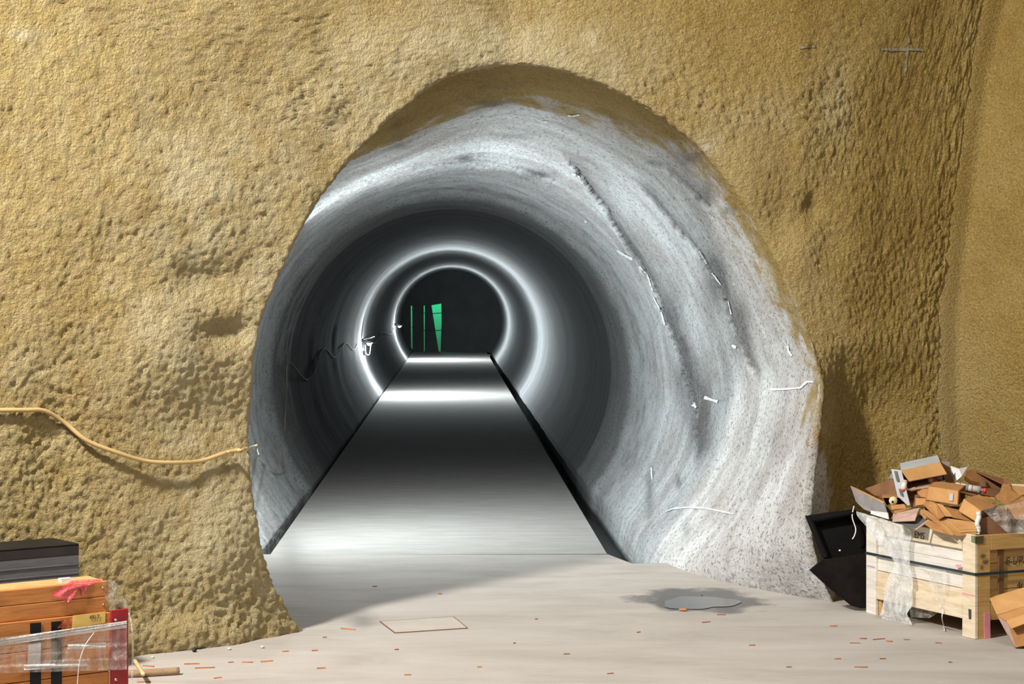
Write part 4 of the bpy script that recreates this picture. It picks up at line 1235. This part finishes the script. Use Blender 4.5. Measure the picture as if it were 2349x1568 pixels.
def rock(name, p, r, mat, label, cat, group=None, sq=(1, 1, .75)):
    bm = bmesh.new(); bmesh.ops.create_icosphere(bm, subdivisions=2, radius=r)
    for v_ in bm.verts:
        v_.co *= 1 + random.uniform(-.14, .14)
        v_.co = Vector((v_.co.x * sq[0], v_.co.y * sq[1], v_.co.z * sq[2]))
    bmesh.ops.translate(bm, vec=Vector(p) + ZZ * r * sq[2] * .9, verts=bm.verts)
    return tag(bm_obj(name, bm, mat, None), label, cat, group)
rock('rubber_plug', G(446, 1495), .011, M_black2, 'small black plug on the floor at the foot of the left wall', 'plug', None, (1, 1, 1))
rock('pebble', G(350, 1509), .008, M_pebble, 'pale yellow pebble on the floor beside the orange crate', 'pebble')
rock('pebble', G(526, 1490), .009, M_pebble, 'round grey pebble at the foot of the left wall near the black plug', 'pebble')
rock('pebble', G(602, 1486), .010, M_pebble, 'pale pebble at the foot of the tunnel lip', 'pebble')
rock('stone', G(1567, 1401), .014, M_card, 'brown stone chip at the near edge of the puddle', 'stone', None, (1.6, 1, .6))
rock('stone', G(1610, 1366), .006, M_card_d, 'dark stone speck lying in the puddle', 'stone')

def chip(x, y, L, ang, label, group, mat=M_splinter, w_=.006, h_=.004):
    c = G(x, y)
    a = Vector((math.cos(ang), math.sin(ang), 0)); b = Vector((-a.y, a.x, 0))
    o = obox('wood_splinter', c - a * L / 2 - b * w_ / 2 + ZZ * .0008, a * L, b * w_, ZZ * h_, mat, None, 0, .0012)
    return tag(o, label, 'splinter', group)
chip(1980, 1465, .035, .0, 'short splinter on the floor left of the leaning crate legs', None)
SPL = []
LBL, GRP = 'small reddish wood splinter lying loose on the pale floor', 'wood splinters on the floor'
chip(2016, 1466, .07, .4, 'longest reddish splinter on the floor in front of the pale crate', None)
chip(798, 1443, .085, -.5, 'long orange splinter on the floor left of the cover plate', None)
for (x, y, L, a) in [(2040, 1471, .03, -.5), (2080, 1467, .03, 0), (1962, 1475, .05, -.1), (2153, 1475, .03, -.2), (1922, 1511, .03, .2), (1975, 1530, .06, -.1), (2025, 1511, .03, .1), (2180, 1519, .018, 0), (1620, 1427, .05, .5), (1465, 1450, .03, .9), (1655, 1410, .05, .1),
                     (1912, 1436, .04, .1), (1640, 1312, .05, .1), (1585, 1309, .03, -.3), (1660, 1333, .03, 0), (655, 1494, .03, .2), (722, 1492, .03, .4), (612, 1517, .06, .4), (568, 1519, .05, .1), (530, 1519, .025, .3), (745, 1462, .02, .2), (680, 1441, .02, .2),
                     (737, 1533, .04, .2), (910, 1490, .02, .3), (935, 1548, .03, .1), (470, 1532, .09, .2), (440, 1523, .07, .1), (340, 1528, .06, -.4), (330, 1564, .06, .3), (500, 1555, .04, .6), (860, 1345, .03, .5), (1010, 1362, .02, .2), (1230, 1420, .02, .8), (1300, 1500, .03, .3), (1100, 1530, .02, .2), (1180, 1475, .015, 1), (1400, 1545, .03, .2), (1725, 1480, .03, .1), (1810, 1530, .025, .2)]:
    SPL.append((chip(x, y, L, a, LBL, GRP), G(x, y)))

MARKS = {'the front leg of the pale crate': G(2237, 1466), 'the back left leg of the pale crate': G(1990, 1408), 'the puddle': G(1600, 1376), 'the cover plate': G(970, 1433),
         'the brown dowel': G(400, 1539), 'the black plug': G(446, 1495), 'the toe of the ochre tunnel lip': G(690, 1452), 'the end of the gutter': G(1450, 1292)}
ORD = ['nearest', 'second nearest', 'third nearest', 'fourth nearest', 'fifth nearest', 'sixth nearest', 'seventh nearest', 'eighth nearest', 'ninth nearest', 'tenth nearest', 'eleventh nearest', 'twelfth nearest']
near = {}
for o, p in SPL:
    k = min(MARKS, key=lambda m: (MARKS[m] - p).length)
    near.setdefault(k, []).append(((MARKS[k] - p).length, o.name))
for k, lst in near.items():
    for n_, (d_, nm) in enumerate(sorted(lst)):
        bpy.data.objects[nm]['label'] = 'reddish splinter on the floor, ' + ORD[min(n_, 11)] + ' to ' + k
